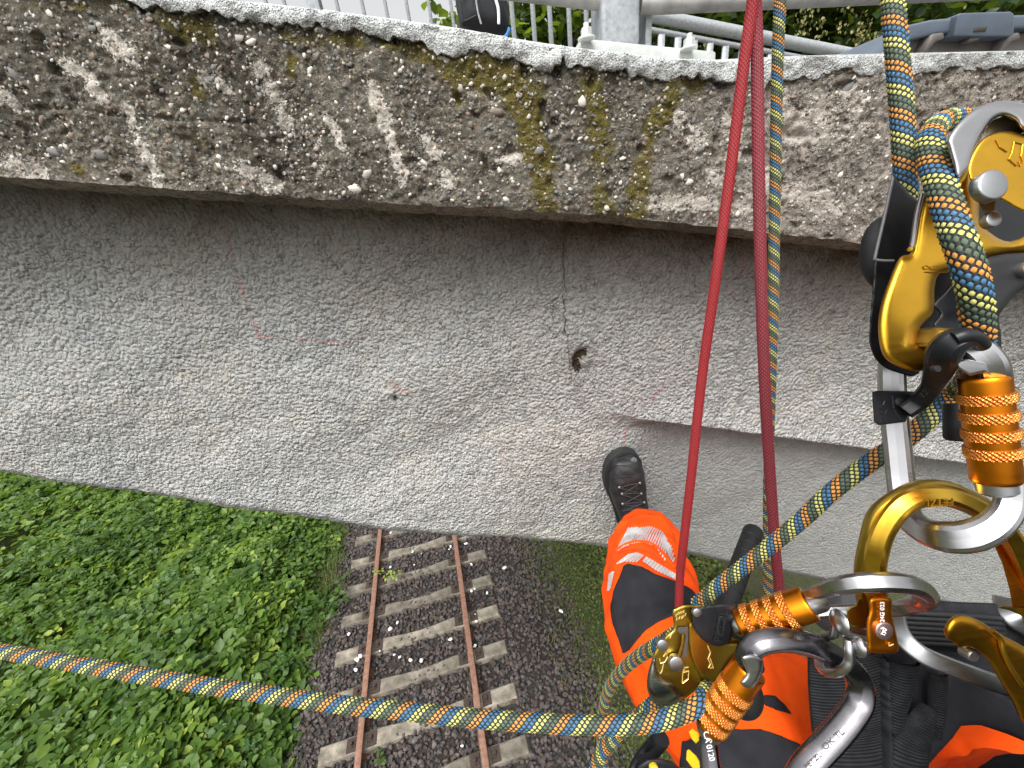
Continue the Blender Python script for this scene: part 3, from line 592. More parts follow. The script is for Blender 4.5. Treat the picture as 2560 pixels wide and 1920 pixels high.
def basis(az, tilt, roll):
    """leaf axes: y = pointing direction, z = normal"""
    y_ = np.stack([np.cos(az) * np.cos(tilt), np.sin(az) * np.cos(tilt), np.sin(tilt)], -1)
    up = np.zeros_like(y_); up[..., 2] = 1
    x_ = np.cross(y_, up); x_ /= np.linalg.norm(x_, axis=-1, keepdims=True) + 1e-9; z_ = np.cross(x_, y_)
    c, s_ = np.cos(roll)[..., None], np.sin(roll)[..., None]
    return x_ * c + z_ * s_, y_, z_ * c - x_ * s_
def leaves(name, pos, az, tilt, roll, size, tint, m, parent=None, tpl=LEAF_V, wave=0.0):
    X_, Y_, Z_ = basis(az, tilt, roll); n = len(pos); k = len(tpl)
    V = pos[:, None, :] + size[:, None, None] * (tpl[None, :, 0:1] * X_[:, None, :] + tpl[None, :, 1:2] * Y_[:, None, :] + tpl[None, :, 2:3] * Z_[:, None, :])
    o = mesh(name, V.reshape(-1, 3), (LEAF_F[None] + (np.arange(n) * k)[:, None, None]).reshape(-1, 3), parent, m, sm=True)
    attr(o, 'tint', np.repeat(tint, k)); return o
def trifoliate(pos, size, rs, tilt_sd=0.35):
    n = len(pos); az = rs.uniform(0, 6.28, n)
    P_, A_, S_ = [], [], []
    for k, da in ((0, 0), (1, 1.75), (2, -1.75)):
        P_.append(pos + (np.stack([np.cos(az), np.sin(az), 0 * az], 1) * (size * (.28 if k == 0 else 0.0))[:, None])); A_.append(az + da + rs.normal(0, .2, n)); S_.append(size * (1.0 if k == 0 else .85) * rs.uniform(.9, 1.1, n))
    til = np.tile(rs.normal(-.12, tilt_sd, n), 3) + rs.normal(0, .2, 3 * n)
    return np.concatenate(P_), np.concatenate(A_), til, rs.normal(0, .4, 3 * n), np.concatenate(S_)
M_BRAMBLE = leaf_mat('bramble_leaf', [(0, (0.03, 0.07, 0.012)), (.45, (0.078, 0.15, 0.023)), (.78, (0.155, 0.25, 0.036)), (1, (0.32, 0.40, 0.06))])
def canopy(x, y):
    q = np.stack([x, y, 0 * x], 1); Xf = (x * math.cos(YAW) + y * math.sin(YAW)) + 1.22
    d = np.clip(-1.27 - Xf + .5 * fbm(q, 1.5, 4, 301, .6), -1, 9)
    return d, -.34 + smooth(-.1, 1.6, d) * (.55 + .35 * fbm(q, .8, 3, 303)) + .18 * fbm(q, 2.6, 2, 305) * smooth(0, .7, d) + .12 * smooth(0, .3, d)
def bramble(n, seed, smin, smax, box_, drop, thin=1.0):
    rs = np.random.default_rng(seed); x = rs.uniform(box_[0], box_[1], n); y = rs.uniform(box_[2], box_[3], n)
    d, h = canopy(x, y); keep = (d > 0) & (rs.random(n) < thin * (.35 + .65 * smooth(0, .5, d))); x, y, h, d = x[keep], y[keep], h[keep], d[keep]
    pos = np.stack([x, y, h - np.abs(rs.normal(0, drop, len(x)))], 1); pq = pix(pos); ok = (pq[:, 0] > -160) & (pq[:, 0] < 1000) & (pq[:, 1] > 1120) & (pq[:, 1] < 2060)
    pos = pos[ok]; sz = rs.uniform(smin, smax, len(pos))
    tint = np.clip(.46 + .5 * fbm(pos, 1.1, 3, 311) + rs.normal(0, .2, len(pos)) + .25 * (pos[:, 2] - h[ok]) , 0, 1)
    p_, a_, t_, r_, s_ = trifoliate(pos, sz, rs); return p_, a_, t_, r_, s_, np.tile(tint, 3)
parts = [bramble(26000, 11, .065, .135, (-11, -1.2, 1.4, 9.5), .16), bramble(9000, 14, .11, .18, (-8, -2.2, 1.0, 5.0), .08, .5), bramble(30000, 12, .12, .2, (-26, -5, 5, 19), .14)]
cat_ = [np.concatenate(a) for a in zip(*parts)]
tag(leaves('bramble_thicket', *cat_, M_BRAMBLE), 'dense green bramble and nettle thicket covering the bank beside the track', 'undergrowth', kind='stuff')
M_NETTLE = leaf_mat('nettle_leaf', [(0, (0.02, 0.055, 0.016)), (.6, (0.045, 0.11, 0.03)), (1, (0.11, 0.2, 0.045))])
rs = np.random.default_rng(18); n = 520; x = rs.uniform(-10, -2.0, n); y = rs.uniform(1.4, 9.5, n); d, h = canopy(x, y)
q = np.stack([x, y, 0 * x], 1); keep = (d > .25) & (fbm(q, .9, 2, 331) > -.05); x, y, h = x[keep], y[keep], h[keep]; n = len(x)
hh_ = rs.uniform(.12, .42, n); lean = rs.normal(0, .12, (n, 2)); NL = 14; pos, az, ti, sz = [], [], [], []
for k in range(NL):
    u = k / (NL - 1); pos.append(np.stack([x + lean[:, 0] * u, y + lean[:, 1] * u, h - .1 + (hh_ + .1) * u], 1)); az.append(rs.uniform(0, 6.28) * 0 + (k % 2) * 1.57 + (k // 2) * .0 + np.arange(n) * 1.3 + (k // 2 % 2) * .8 + (3.14 if k % 4 > 1 else 0)); ti.append(rs.normal(-.25 + .4 * u, .2, n)); sz.append(rs.uniform(.08, .13, n) * (1.15 - .65 * u))
tag(leaves('nettle_stand', np.concatenate(pos), np.concatenate(az), np.concatenate(ti), rs.normal(0, .25, n * NL), np.concatenate(sz), np.clip(np.repeat(np.linspace(.2, .95, NL), n) + rs.normal(0, .12, n * NL), 0, 1), M_NETTLE, tpl=NARROW_V), 'upright nettles with narrow paired leaves rising above the brambles', 'undergrowth', kind='stuff')
# grass blades
def blades(name, x, y, z0, hgt, m, rs, lean=.5, wd=.005, tint=None, parent=None):
    n = len(x); az = rs.uniform(0, 6.28, n); ln = rs.normal(lean, .3, n) * hgt
    d = np.stack([np.cos(az), np.sin(az)], 1); pr = np.stack([-d[:, 1], d[:, 0]], 1) * wd
    V = np.zeros((n, 5, 3)); base = np.stack([x, y], 1)
    V[:, 0, :2] = base - pr; V[:, 1, :2] = base + pr; mid = base + d * ln[:, None] * .35
    V[:, 2, :2] = mid - pr * .8; V[:, 3, :2] = mid + pr * .8; V[:, 4, :2] = base + d * ln[:, None]
    V[:, :2, 2] = z0[:, None]; V[:, 2:4, 2] = (z0 + hgt * .6)[:, None]; V[:, 4, 2] = z0 + hgt * .95
    f = np.array([(0, 1, 3), (0, 3, 2), (2, 3, 4)]); o = mesh(name, V.reshape(-1, 3), (f[None] + (np.arange(n) * 5)[:, None, None]).reshape(-1, 3), parent, m)
    attr(o, 'tint', np.repeat(tint if tint is not None else rs.random(n), 5)); return o
M_GRASS = leaf_mat('grass_blade', [(0, (0.04, 0.075, 0.015)), (.5, (0.09, 0.13, 0.03)), (.8, (0.2, 0.19, 0.07)), (1, (0.3, 0.24, 0.11))], .25, .6)
rs = np.random.default_rng(21)
n = 9000; Xf = -1.55 - np.abs(rs.normal(0, .28, n)); Yf = rs.uniform(-5.2, 2.5, n); gx_, gy_ = Hv(Xf, Yf)
q = np.stack([gx_, gy_, 0 * gx_], 1); keep = fbm(q, 1.1, 3, 401) > -.15; gx_, gy_ = gx_[keep], gy_[keep]
dry = np.clip(.35 + .6 * fbm(np.stack([gx_, gy_, 0 * gx_], 1), .9, 2, 403) + rs.normal(0, .18, len(gx_)), 0, 1)
px_ = on_z(760, 1790, -.2); dry = np.maximum(dry, np.exp(-((gx_ - px_[0]) ** 2 + (gy_ - px_[1]) ** 2) / .35 ** 2) * rs.uniform(.75, 1, len(gx_)))
tag(blades('grass_fringe', gx_, gy_, np.full(len(gx_), -.3), rs.uniform(.12, .38, len(gx_)), M_GRASS, rs, tint=dry), 'uneven green and straw coloured grass along the ballast edge', 'grass', kind='stuff')
# mossy verge on the other side of the track
M_VERGE = leaf_mat('verge_leaf', [(0, (0.035, 0.06, 0.014)), (.45, (0.08, 0.11, 0.022)), (.75, (0.15, 0.14, 0.045)), (1, (0.12, 0.2, 0.03))], .25, .7)
n = 22000; Xf = rs.uniform(1.85, 5.2, n); Yf = rs.uniform(-5.2, 1.5, n); x, y = Hv(Xf, Yf); q = np.stack([x, y, 0 * x], 1)
keep = rs.random(n) < smooth(2.0, 2.55, Xf + .3 * fbm(q, 2, 3, 411)); x, y, Xf, q = x[keep], y[keep], Xf[keep], q[keep]; n = len(x)
z = bed_h(Xf) + .015 + rs.uniform(0, .05, n) + .12 * smooth(2.3, 3.4, Xf) * (.5 + .5 * fbm(q, 2.2, 2, 415))
tint = np.clip(.45 + .5 * fbm(q, 1.7, 3, 417) + rs.normal(0, .2, n), 0, 1)
tag(leaves('verge_moss', np.stack([x, y, z], 1), rs.uniform(0, 6.28, n), rs.normal(0, .4, n), rs.normal(0, .5, n), rs.uniform(.018, .05, n) * (1 + .9 * smooth(2.6, 3.6, Xf)), tint, M_VERGE), 'low moss and small weeds creeping over the stones', 'moss', kind='stuff')
n = 5000; Xf = rs.uniform(1.9, 4.6, n); Yf = rs.uniform(-5.2, 1.5, n); x, y = Hv(Xf, Yf)
tag(blades('verge_grass', x, y, bed_h(Xf), rs.uniform(.05, .16, n), M_GRASS, rs, .6, .004), 'thin short grass growing through the mossy verge', 'grass', kind='stuff')
# bramble sprig over the rail, sapling at the ballast edge
M_TWIG = plain('twig_bark', (0.09, 0.06, 0.035), .8)
def sprig(name, pxs, label, cat, hz, sizes, tint, stem):
    c0 = on_z(*stem[0], stem[0 + 0] and -.25); e = empty(name, c0, label, cat)
    pts = [on_z(*a, h_) for a, h_ in zip(stem, np.linspace(-.25, hz, len(stem)))]
    tube('stem', catmull(pts, 6), .006, e, M_TWIG, n=6)
    for (a, b_), s_ in zip(pxs, sizes):
        pos = np.array([on_z(a, b_, hz + random.uniform(-.05, .05))]); r2 = np.random.default_rng(int(a))
        p_, a_, t_, r_, z_ = trifoliate(pos, np.array([s_]), r2, .2)
        for k in range(3):
            leaves('leaf', p_[k:k + 1], a_[k:k + 1], t_[k:k + 1], r_[k:k + 1], z_[k:k + 1], np.array([np.clip(tint + random.uniform(-.1, .1), 0, 1)]), M_BRAMBLE, e)
sprig('bramble_sprig', [Zp(*a) for a in ((320, 395), (300, 385), (345, 380), (375, 425), (410, 410), (440, 425), (465, 380), (425, 385), (390, 395))], 'yellowish green bramble sprig reaching across the rusty rail', 'plant', .12, [.07, .06, .06, .08, .08, .07, .06, .07, .06], .93, [Zp(180, 480), Zp(250, 440), Zp(330, 400), Zp(460, 395)])
sprig('maple_sapling', [Zp(*a) for a in ((110, 400), (70, 440), (130, 390), (60, 520), (100, 560), (40, 570), (30, 650), (80, 480))], 'bluish green young maple with broad leaves leaning over the ballast', 'plant', .1, [.11, .11, .1, .12, .1, .11, .11, .1], .3, [Zp(20, 640), Zp(60, 560), Zp(100, 470), Zp(120, 400)])
sprig('nettle_tuft', [Zp(*a) for a in ((340, 1570), (320, 1600), (360, 1600), (345, 1630), (330, 1550))], 'small dark green weed tuft growing beside the rail', 'plant', 0.0, [.05, .05, .06, .06, .05], .35, [Zp(335, 1640), Zp(338, 1610), Zp(340, 1580)])
# trees beyond the bridge
M_BARK = plain('tree_bark', (0.06, 0.05, 0.04), .9, var=.4, scale=8, bump=.8, bscale=40, bdist=.01)
M_TL = leaf_mat('bright_tree_leaf', [(0, (0.018, 0.04, 0.008)), (.5, (0.05, 0.085, 0.015)), (1, (0.13, 0.17, 0.03))], .45)
M_TD = leaf_mat('dark_tree_leaf', [(0, (0.008, 0.02, 0.006)), (.6, (0.02, 0.045, 0.010)), (.92, (0.045, 0.08, 0.016)), (1, (0.13, 0.15, 0.04))], .3)
def tree(name, base, clumps, per, lsz, m, label, seed, tpl=LEAF_V, clusters=None):
    rs = np.random.default_rng(seed); e = empty(name, base, label, 'tree', 'trees behind the bridge')
    top = np.array([c[0] for c in clumps]).mean(0); top = np.array([base[0] * .6 + top[0] * .4, base[1] * .6 + top[1] * .4, top[2] + .6])
    tr = catmull([np.array(base), np.array(base) * .7 + top * .3 + [.1, .05, 0], np.array(base) * .3 + top * .7 + [-.08, 0, 0], top], 8)
    tk = sweep('trunk', tr, circle(1, 10), e, M_BARK, scale=np.linspace(.16, .02, len(tr)))
    ps = []
    for c, r_ in clumps:
        c = np.array(c); st = tr[int(len(tr) * rs.uniform(.45, .85))]
        sweep('limb', catmull([st, (st + c) / 2 + rs.normal(0, .12, 3), c], 5), circle(1, 6), tk, M_BARK, scale=np.linspace(.045, .008, 11))
        k = int(per * r_ ** 2); d = rs.normal(size=(k, 3)); d /= np.linalg.norm(d, axis=1)[:, None]
        rad = r_ * rs.uniform(.25, 1, k) ** .5 * (1 + .3 * fbm(d + c, 1.7, 2, seed)); ps.append(c + d * rad[:, None] * np.array([1, 1, .8]))
    pos = np.concatenate(ps); n = len(pos); tint = np.clip(.45 + .3 * fbm(pos, 1.4, 2, seed + 3) + rs.normal(0, .18, n), 0, 1)
    leaves('crown', pos, rs.uniform(0, 6.28, n), rs.normal(-.35, .45, n), rs.normal(0, .5, n), lsz * rs.uniform(.7, 1.25, n), tint, m, e, tpl)
    return e
YT = 6.0
cl = [(on_y(a, b_, YT + random.uniform(-.6, .8)), r_) for a, b_, r_ in [(1190, 30, .55), (1150, 70, .3), (1240, 75, .5), (1300, -30, .7), (1330, 60, .55), (1385, 100, .4), (1370, 0, .45), (1430, 60, .5), (1470, -40, .7), (1480, 90, .5), (1420, 140, .8), (1300, 160, .8), (1200, 180, .7)]]
tree('bright_tree', (on_y(1330, 60, YT)[0], YT, -.34), cl, 560, .12, M_TL, 'sunny green tree with gaps of white sky behind the railing bars', 31)
YT = 5.2
cl = [(on_y(a, b_, YT + random.uniform(-.4, 1.0)), r_) for a, b_, r_ in [(1640, 60, .6), (1700, 90, .6), (1760, 60, .7), (1850, 100, .7), (1780, 150, .7), (1900, 0, .8), (1950, 90, .7), (2030, 30, .7), (2080, 130, .7), (2110, 60, .7), (2200, 20, .8), (2200, 110, .6), (2290, -40, .8), (2380, 30, .9), (2470, -30, .9), (2560, 20, 1.0), (2700, -20, 1.1), (1700, -60, .9), (2000, -120, 1.0)]]
dt = tree('dark_tree', (on_y(2080, 60, YT)[0] + .6, YT + .6, -.34), cl, 760, .125, M_TD, 'dense dark green maple with hanging pale seed clusters behind the railing', 33)
cl = [(on_y(a, b_, YT + 2.0), r_) for a, b_, r_ in [(1650, 60, 1.0), (1800, 40, 1.1), (1950, 20, 1.2), (2120, 40, 1.2), (2300, 0, 1.3), (2500, -20, 1.4), (2700, 0, 1.4), (1850, 160, 1.0)]]
tree('shaded_tree', (on_y(2080, 60, YT)[0] - 1.2, YT + 2.4, -.34), cl, 420, .16, M_TD, 'shaded tree filling the gloom behind the dark maple', 35)
M_SEED = plain('maple_seed', (0.2, 0.19, 0.06), .7, var=.3)
for (a, b_) in ((2010, 40), (2035, 25), (2060, 50), (2150, 70), (2148, 45), (2165, 60), (2185, 75), (1765, 118), (2005, 28), (2175, 95), (2110, 30), (2420, 20)):
    c = on_y(a, b_, 4.35); r2 = np.random.default_rng(a + b_); k = 26
    pos = c + np.stack([r2.normal(0, .03, k), r2.normal(0, .03, k), r2.uniform(-.14, .05, k)], 1)
    so_ = leaves('seed_cluster', pos, r2.uniform(0, 6.28, k), r2.normal(-1.0, .4, k), r2.normal(0, .6, k), r2.uniform(.022, .036, k), r2.uniform(.6, 1, k), M_SEED, dt); so_['kind'] = 'stuff'

# ================================================================== RAILINGS, BAG, BOX
t = NT('galvanised_steel'); n = t.noise(90, 5, .6); v = t.voro(160, out='Color'); c = t.ramp(n, [(0.3, (0.26, 0.28, 0.30)), (0.7, (0.40, 0.42, 0.44))]); sp_ = t.n('ShaderNodeSeparateColor'); t.l(v, sp_.inputs[0])
c = t.mix(t.math('MULTIPLY', sp_.outputs[0], .3), c, (0.6, 0.62, 0.64)); t.base(c, .55, .45); t.bump(n, .15, .001); M_GALV = t.m
M_GALVD = plain('dull_galvanised', (0.27, 0.26, 0.25), .65, .25, var=.3, scale=30, bump=.3, bscale=200, bdist=.001)
M_NUT = plain('zinc_nut', (0.68, 0.68, 0.66), .4, .5, var=.1)
rail = empty('steel_railing', on_y(1555, 118, .84), 'galvanised steel railing with broad square post bolted to a white pad', 'railing')
YP = .86
pa, pb = on_y(1557, 112, YP), on_y(1557, -400, YP); hw = 62 * .62 / F
up_ = Vector((0, 0, 1)); post_c = np.array([pa[0], YP + .05, pa[2] + .5])
box('post', post_c, (hw * .86, 0, 0), (0, hw, 0), (0, 0, .5), rail, M_GALV, .008, 3)
box('gusset', np.array([on_y(1612, 80, YP + .06)[0], YP + .07, pa[2] + .5]), (.006, 0, 0), (0, .03, 0), (0, 0, .5), rail, M_GALV, .002)
bot = [on_y(x_, y_, YB + .055) for x_, y_ in ((1425, 128), (1445, 98), (1780, 131), (1790, 150))]
pc = (bot[1] + bot[2]) / 2; dv = (bot[2] - bot[1]) / 2
box('base_pad', pc + np.array([0, .075, -.016]), tuple(dv), (0, .09, 0), (0, 0, .014), rail, M_WPAINT, .005, 2)
for nx, ny in ((1466, 94), (1722, 119)):
    c = on_y(nx, ny, YB + .03); bm = bmesh.new()
    r_ = bmesh.ops.create_cone(bm, cap_ends=True, segments=6, radius1=.0085, radius2=.0085, depth=.011); bmesh.ops.translate(bm, vec=(0, 0, .0055), verts=r_['verts'])
    r_ = bmesh.ops.create_cone(bm, cap_ends=True, segments=16, radius1=.013, radius2=.013, depth=.003); bmesh.ops.translate(bm, vec=(0, 0, -.001), verts=r_['verts'])
    r_ = bmesh.ops.create_cone(bm, cap_ends=True, segments=12, radius1=.0045, radius2=.004, depth=.008); bmesh.ops.translate(bm, vec=(0, 0, .013), verts=r_['verts'])
    bmesh.ops.translate(bm, vec=c, verts=bm.verts); bmesh.ops.bevel(bm, geom=[e_ for e_ in bm.edges if e_.calc_length() > .004], offset=.0008, segments=1, affect='EDGES')
    from_bm('anchor_nut', bm, rail, M_NUT)
def rail_bar(name, a, b_, r_, m, parent): return tube(name, [a, a * .5 + b_ * .5, b_], r_, parent, m, n=18)
rail_bar('lower_rail', on_y(900, -66, YP + .03), on_y(1500, 4, YP + .03), .0125, M_GALVD, rail)
rail_bar('lower_rail', on_y(1600, 16, YP + .03), on_y(2900, -42, YP + .03), .0125, M_GALVD, rail)
far = empty('bar_railing', (on_y(1100, 60, YFAR)[0], YFAR - .1, Zt(0) - .1), 'thin grey bar railing along the far edge of the footbridge', 'railing')
Yq = YFAR - .1
for k, bx_ in enumerate([600, 670, 715, 845, 908, 965, 1018, 1073, 1128, 1278, 1330, 1372, 1420, 1463]):
    c = on_y(bx_ + 2, 30, Yq)
    box('bar', (c[0], Yq, c[2] + .32), (.011 if bx_ > 1200 else .0075, 0, 0), (0, .006, 0), (0, 0, .66), far, M_GALV, .002, 1)
c = on_y(786, 12, Yq); box('post', (c[0], Yq, c[2] + .35), (.03, 0, 0), (0, .03, 0), (0, 0, .7), far, M_GALV, .005)
a, b_ = on_y(560, -330, Yq), on_y(1500, -300, Yq); rail_bar('handrail', a, b_, .021, M_GALV, far)
ramp = empty('stair_railing', on_y(1900, 150, 2.6), 'galvanised tube handrail with bars sloping down beside the tree', 'railing')
A_, B_ = on_y(1560, 26, 2.6), on_y(2230, 156, 2.9)
rail_bar('handrail', A_, B_, .03, M_GALV, ramp); off = np.array([0, 0, -.058]); rail_bar('under_rail', A_ + off, B_ + off, .013, M_GALV, ramp)
for bx_ in (1655, 1698, 1738, 1778, 1818, 1858, 1894, 1930, 1968, 2003, 2040, 2075):
    d = ray(bx_, 60); best = min((A_ + (B_ - A_) * q for q in np.linspace(0, 1, 200)), key=lambda p: abs(pix(p)[0] - bx_))
    box('bar', best + np.array([0, 0, -.4]), (.018, 0, 0), (0, .008, 0), (0, 0, .34), ramp, M_GALV, .002, 1)
# backpack
M_BAG = plain('black_pack_cloth', (0.016, 0.017, 0.021), .75, var=.35, scale=30, bump=.5, bscale=500, bdist=.0006)
M_BAGZ = plain('white_piping', (0.75, 0.76, 0.78), .5, var=.05); M_BLUE = plain('blue_strap', (0.05, 0.22, 0.6), .5, var=.1)
YK = 1.25
bag = empty('backpack', on_y(1210, 95, YK), 'black backpack with white zip piping standing behind the coated edge', 'backpack')
def pack_body():
    out = [(1128, -150), (1135, -60), (1140, 20), (1148, 75), (1165, 100), (1215, 108), (1262, 105), (1278, 80), (1272, 30), (1262, -20), (1258, -90), (1250, -150)]
    bm = bmesh.new(); nL = 7; rows = []
    c = np.mean([on_y(a, b2, YK) for a, b2 in out], 0)
    for k in range(nL):
        u = k / (nL - 1); f_ = math.sqrt(max(0.0, 1 - (2 * u - 1) ** 4)) * .35 + .65; yy = YK - .06 + .18 * u
        rows.append([bm.verts.new(c + (on_y(a, b2, YK) - c) * f_ + np.array([.004 * math.sin(i * 2.1 + k), yy - YK, 0])) for i, (a, b2) in enumerate(out)])
    for r0, r1_ in zip(rows[:-1], rows[1:]):
        for j in range(len(out)): bm.faces.new((r0[j], r0[(j + 1) % len(out)], r1_[(j + 1) % len(out)], r1_[j]))
    bm.faces.new(rows[0]); bm.faces.new(rows[-1][::-1])
    bmesh.ops.triangulate(bm, faces=[f_ for f_ in bm.faces if len(f_.verts) > 4]); bmesh.ops.subdivide_edges(bm, edges=bm.edges[:], cuts=2, use_grid_fill=True)
    for _ in range(3): bmesh.ops.smooth_vert(bm, verts=bm.verts, factor=.5, use_axis_x=True, use_axis_y=True, use_axis_z=True)
    for v_ in bm.verts: v_.co.y += .008 * mnoise.noise(v_.co * 22) + .004 * mnoise.noise(v_.co * 60)
    return from_bm('pack_body', bm, bag, M_BAG, sm=True)
pack_body()
kf = lambda pts, Y, lift=0: [on_y(a, b_, Y) for a, b_ in pts]
tube('zip_piping', catmull(kf([(1232, -40), (1240, 0), (1246, 25), (1247, 60)], YK - .072), 6), .0035, bag, M_BAGZ, n=8)
tube('zip_piping', catmull(kf([(1184, -60), (1190, 0), (1196, 35), (1203, 60)], YK - .072), 6), .0022, bag, plain('grey_cord', (.3, .3, .3), .8, var=.5, scale=400), n=6)
sweep('flap', catmull(kf([(1150, 8), (1155, 50), (1163, 58), (1192, 44)], YK - .072), 6), rrect(.004, .012, .0015, 2), bag, M_BAG)
tube('blue_trim', catmull(kf([(1258, 98), (1268, 86), (1274, 70)], YK - .05), 6), .0042, bag, M_BLUE, n=8)
# storage box with a latch
M_BLUEGREY = plain('bluegrey_plastic', (0.10, 0.125, 0.16), .4, var=.12, scale=20, bump=.1, bscale=300, bdist=.0004)
M_TAUPE = plain('taupe_plastic', (0.13, 0.115, 0.108), .55, var=.12, scale=20)
YX = .95
bxo = empty('tool_case', on_y(2380, 135, YX), 'blue grey plastic tool case with clip latch on the concrete edge', 'tool case')
def slab(name, pts, Y, thick, parent, m, bev=.004, seg=2, depth_dir=np.array([0, 1, 0])):
    bm = bmesh.new(); f0 = [bm.verts.new(on_y(a, b_, Y)) for a, b_ in pts]; fc = bm.faces.new(f0)
    r_ = bmesh.ops.extrude_face_region(bm, geom=[fc]); vs = [v_ for v_ in r_['geom'] if isinstance(v_, bmesh.types.BMVert)]
    bmesh.ops.translate(bm, vec=Vector(depth_dir * thick), verts=vs); bmesh.ops.recalc_face_normals(bm, faces=bm.faces)
    if bev: bmesh.ops.bevel(bm, geom=bm.edges[:], offset=bev, segments=seg, affect='EDGES', profile=.6, clamp_overlap=True)
    o = from_bm(name, bm, parent, m); autosmooth(o, 50); return o
slab('case_body', [(2200, 155), (2230, 100), (2260, 90), (2700, 75), (2720, 150)], YX + .02, .3, bxo, M_TAUPE, .004)
slab('lid', [(2190, 150), (2268, 62), (2330, 48), (2400, 42), (2700, 30), (2700, 62), (2400, 80), (2340, 85), (2276, 100), (2215, 152)], YX, .34, bxo, M_BLUEGREY, .005, 3)
slab('latch', [(2385, 90), (2395, 36), (2402, 32), (2528, 28), (2536, 34), (2536, 86), (2528, 90)], YX - .012, .03, bxo, M_BLUEGREY, .003, 3)
slab('latch_slot', [(2438, 68), (2470, 66), (2466, 78), (2434, 80)], YX - .0135, .006, bxo, M_CRACK, .0008, 1)
slab('latch_tongue', [(2428, 92), (2456, 84), (2448, 100), (2420, 105)], YX - .006, .02, bxo, M_TAUPE, .001, 1)
for dx_ in (0, 190):
    slab('rib', [(2332 + dx_, 84), (2360 + dx_, 80), (2364 + dx_, 96), (2340 + dx_, 104), (2318 + dx_, 134), (2306 + dx_, 136)], YX - .004, .03, bxo, M_TAUPE, .002, 1)
GZ = 1.3                                      # distance scale of the gear hanging in front of the camera
# ================================================================== ROPES
P0 = P
def PG(x, y, z): return P0(x, y, z * GZ)
def rope_mats(cols): return [plain('rope_' + n, c, .75, var=.18, scale=500) for n, c in cols]
RM = rope_mats([('yellow', (0.46, 0.45, 0.13)), ('green', (0.075, 0.11, 0.062)), ('orange', (0.52, 0.225, 0.04)), ('blue', (0.04, 0.135, 0.25)), ('black', (0.014, 0.016, 0.018))])
RED1 = rope_mats([('red', (0.36, 0.016, 0.020)), ('dark_red', (0.12, 0.005, 0.008))]); RED2 = rope_mats([('faded_red', (0.26, 0.030, 0.042)), ('faded_dark_red', (0.085, 0.009, 0.013))])
def rope_mesh(name, path, dia, parent, mats, nar=16, per=None, phase=0.0, flip=1, pair=False, ring=None):
    ring = ring or dia * 0.152
    q = resample(catmull(path, 14), ring); n = len(q); T, N, B = frames(q)
    r0 = dia / 2; core_r = r0 * .80
    a = np.arange(nar) * 2 * math.pi / nar
    I, J = np.meshgrid(np.arange(n - 1), np.arange(nar), indexing='ij'); I, J = I.ravel(), J.ravel()
    on = ((I + J) % 2 == 0)
    du = np.array([0, 1.06, .72, 0, -.72, -1.06, -.72, 0, .72]) ; dv = np.array([0, 0, .5, .92, .5, 0, -.5, -.92, -.5])
    hgt = np.array([1.0] + [.55] * 8)
    up_ = np.where(on, r0, r0 * .955); lo_ = np.where(on, r0 * .88, r0 * .80)
    uu = I[:, None] + .5 + du[None, :] * np.where(on, .65, .96)[:, None]; th = (J[:, None] + dv[None, :] * np.where(on, .59, .86)[:, None]) * 2 * math.pi / nar * 1.0
    rad = lo_[:, None] + (up_ - lo_)[:, None] * (hgt[None] - .55) / .45 + 0 * uu
    uu = np.clip(uu, 0, n - 1); i0 = np.minimum(uu.astype(int), n - 2); fr = (uu - i0)[..., None]
    c = q[i0] * (1 - fr) + q[i0 + 1] * fr; Nn = N[i0] * (1 - fr) + N[i0 + 1] * fr; Bb = B[i0] * (1 - fr) + B[i0 + 1] * fr
    th = th + phase
    V = c + rad[..., None] * (np.cos(th)[..., None] * Nn + np.sin(th)[..., None] * Bb)
    m = len(I); ff = np.array([(0, k, k % 8 + 1) for k in range(1, 9)]); Fv = (ff[None] + (np.arange(m) * 9)[:, None, None]).reshape(-1, 3)
    if len(mats) == 5:
        g = np.array([0] * 4 + [1] * 4 + [2] * 4 + [3] * 4)[(I + flip * J + 1600) % 16]; g = np.where(on, g, 4)
    else: g = np.where(on, 0, 1)
    o = mesh(name, V.reshape(-1, 3), Fv, parent, mats, sm=True, midx=np.repeat(g, 8)); o['kind'] = 'stuff'
    sweep('core', q, circle(core_r, 12), parent, mats[-1])
    return o
def rope(name, pxs, dia, label, group, mats=RM, gz=1.0, ext=0.0, **k):
    path = [P0(a, b_, z_ * gz) for a, b_, z_ in pxs]
    if ext: u_ = path[0] - path[1]; u_ /= np.linalg.norm(u_); path = [path[0] + u_ * ext * q_ + np.array([0, 0, .12 * ext * q_ * q_]) for q_ in (1, .66, .33)] + path
    e = empty(name, path[0], label, 'rope', group); rope_mesh('sheath', path, dia, e, mats, **k); return e
C1 = lambda x, y: (2080 + x / 2.592, y / 2.592)            # zoomed crops of the photograph -> pixels
C2 = lambda x, y: (2080 + x / 2.592, 600 + y / 2.592)
C3 = lambda x, y: (2060 + x / 3.318, 1160 + y / 3.318)
C4 = lambda x, y: (1480 + x / 3.1906, 1400 + y / 3.1906)
C5 = lambda x, y: (1960 + x / 3.4567, 1440 + y / 3.4567)
C6 = lambda x, y: (1460 + x / 3.606, 1100 + y / 3.606)
D_R = 0.0118
RG = 'multicoloured kernmantle ropes'
rope('climbing_rope', [(2200, -420, .20), (2216, -150, .19), (2231, 0, .182), (*C1(420, 330), .179), (*C1(450, 700), .178), (*C1(475, 1100), .178), (*C1(480, 1300), .179), (*C1(500, 1560), .183)], D_R, 'multicoloured braided rope coming down into the upper gold descender', RG, gz=GZ)
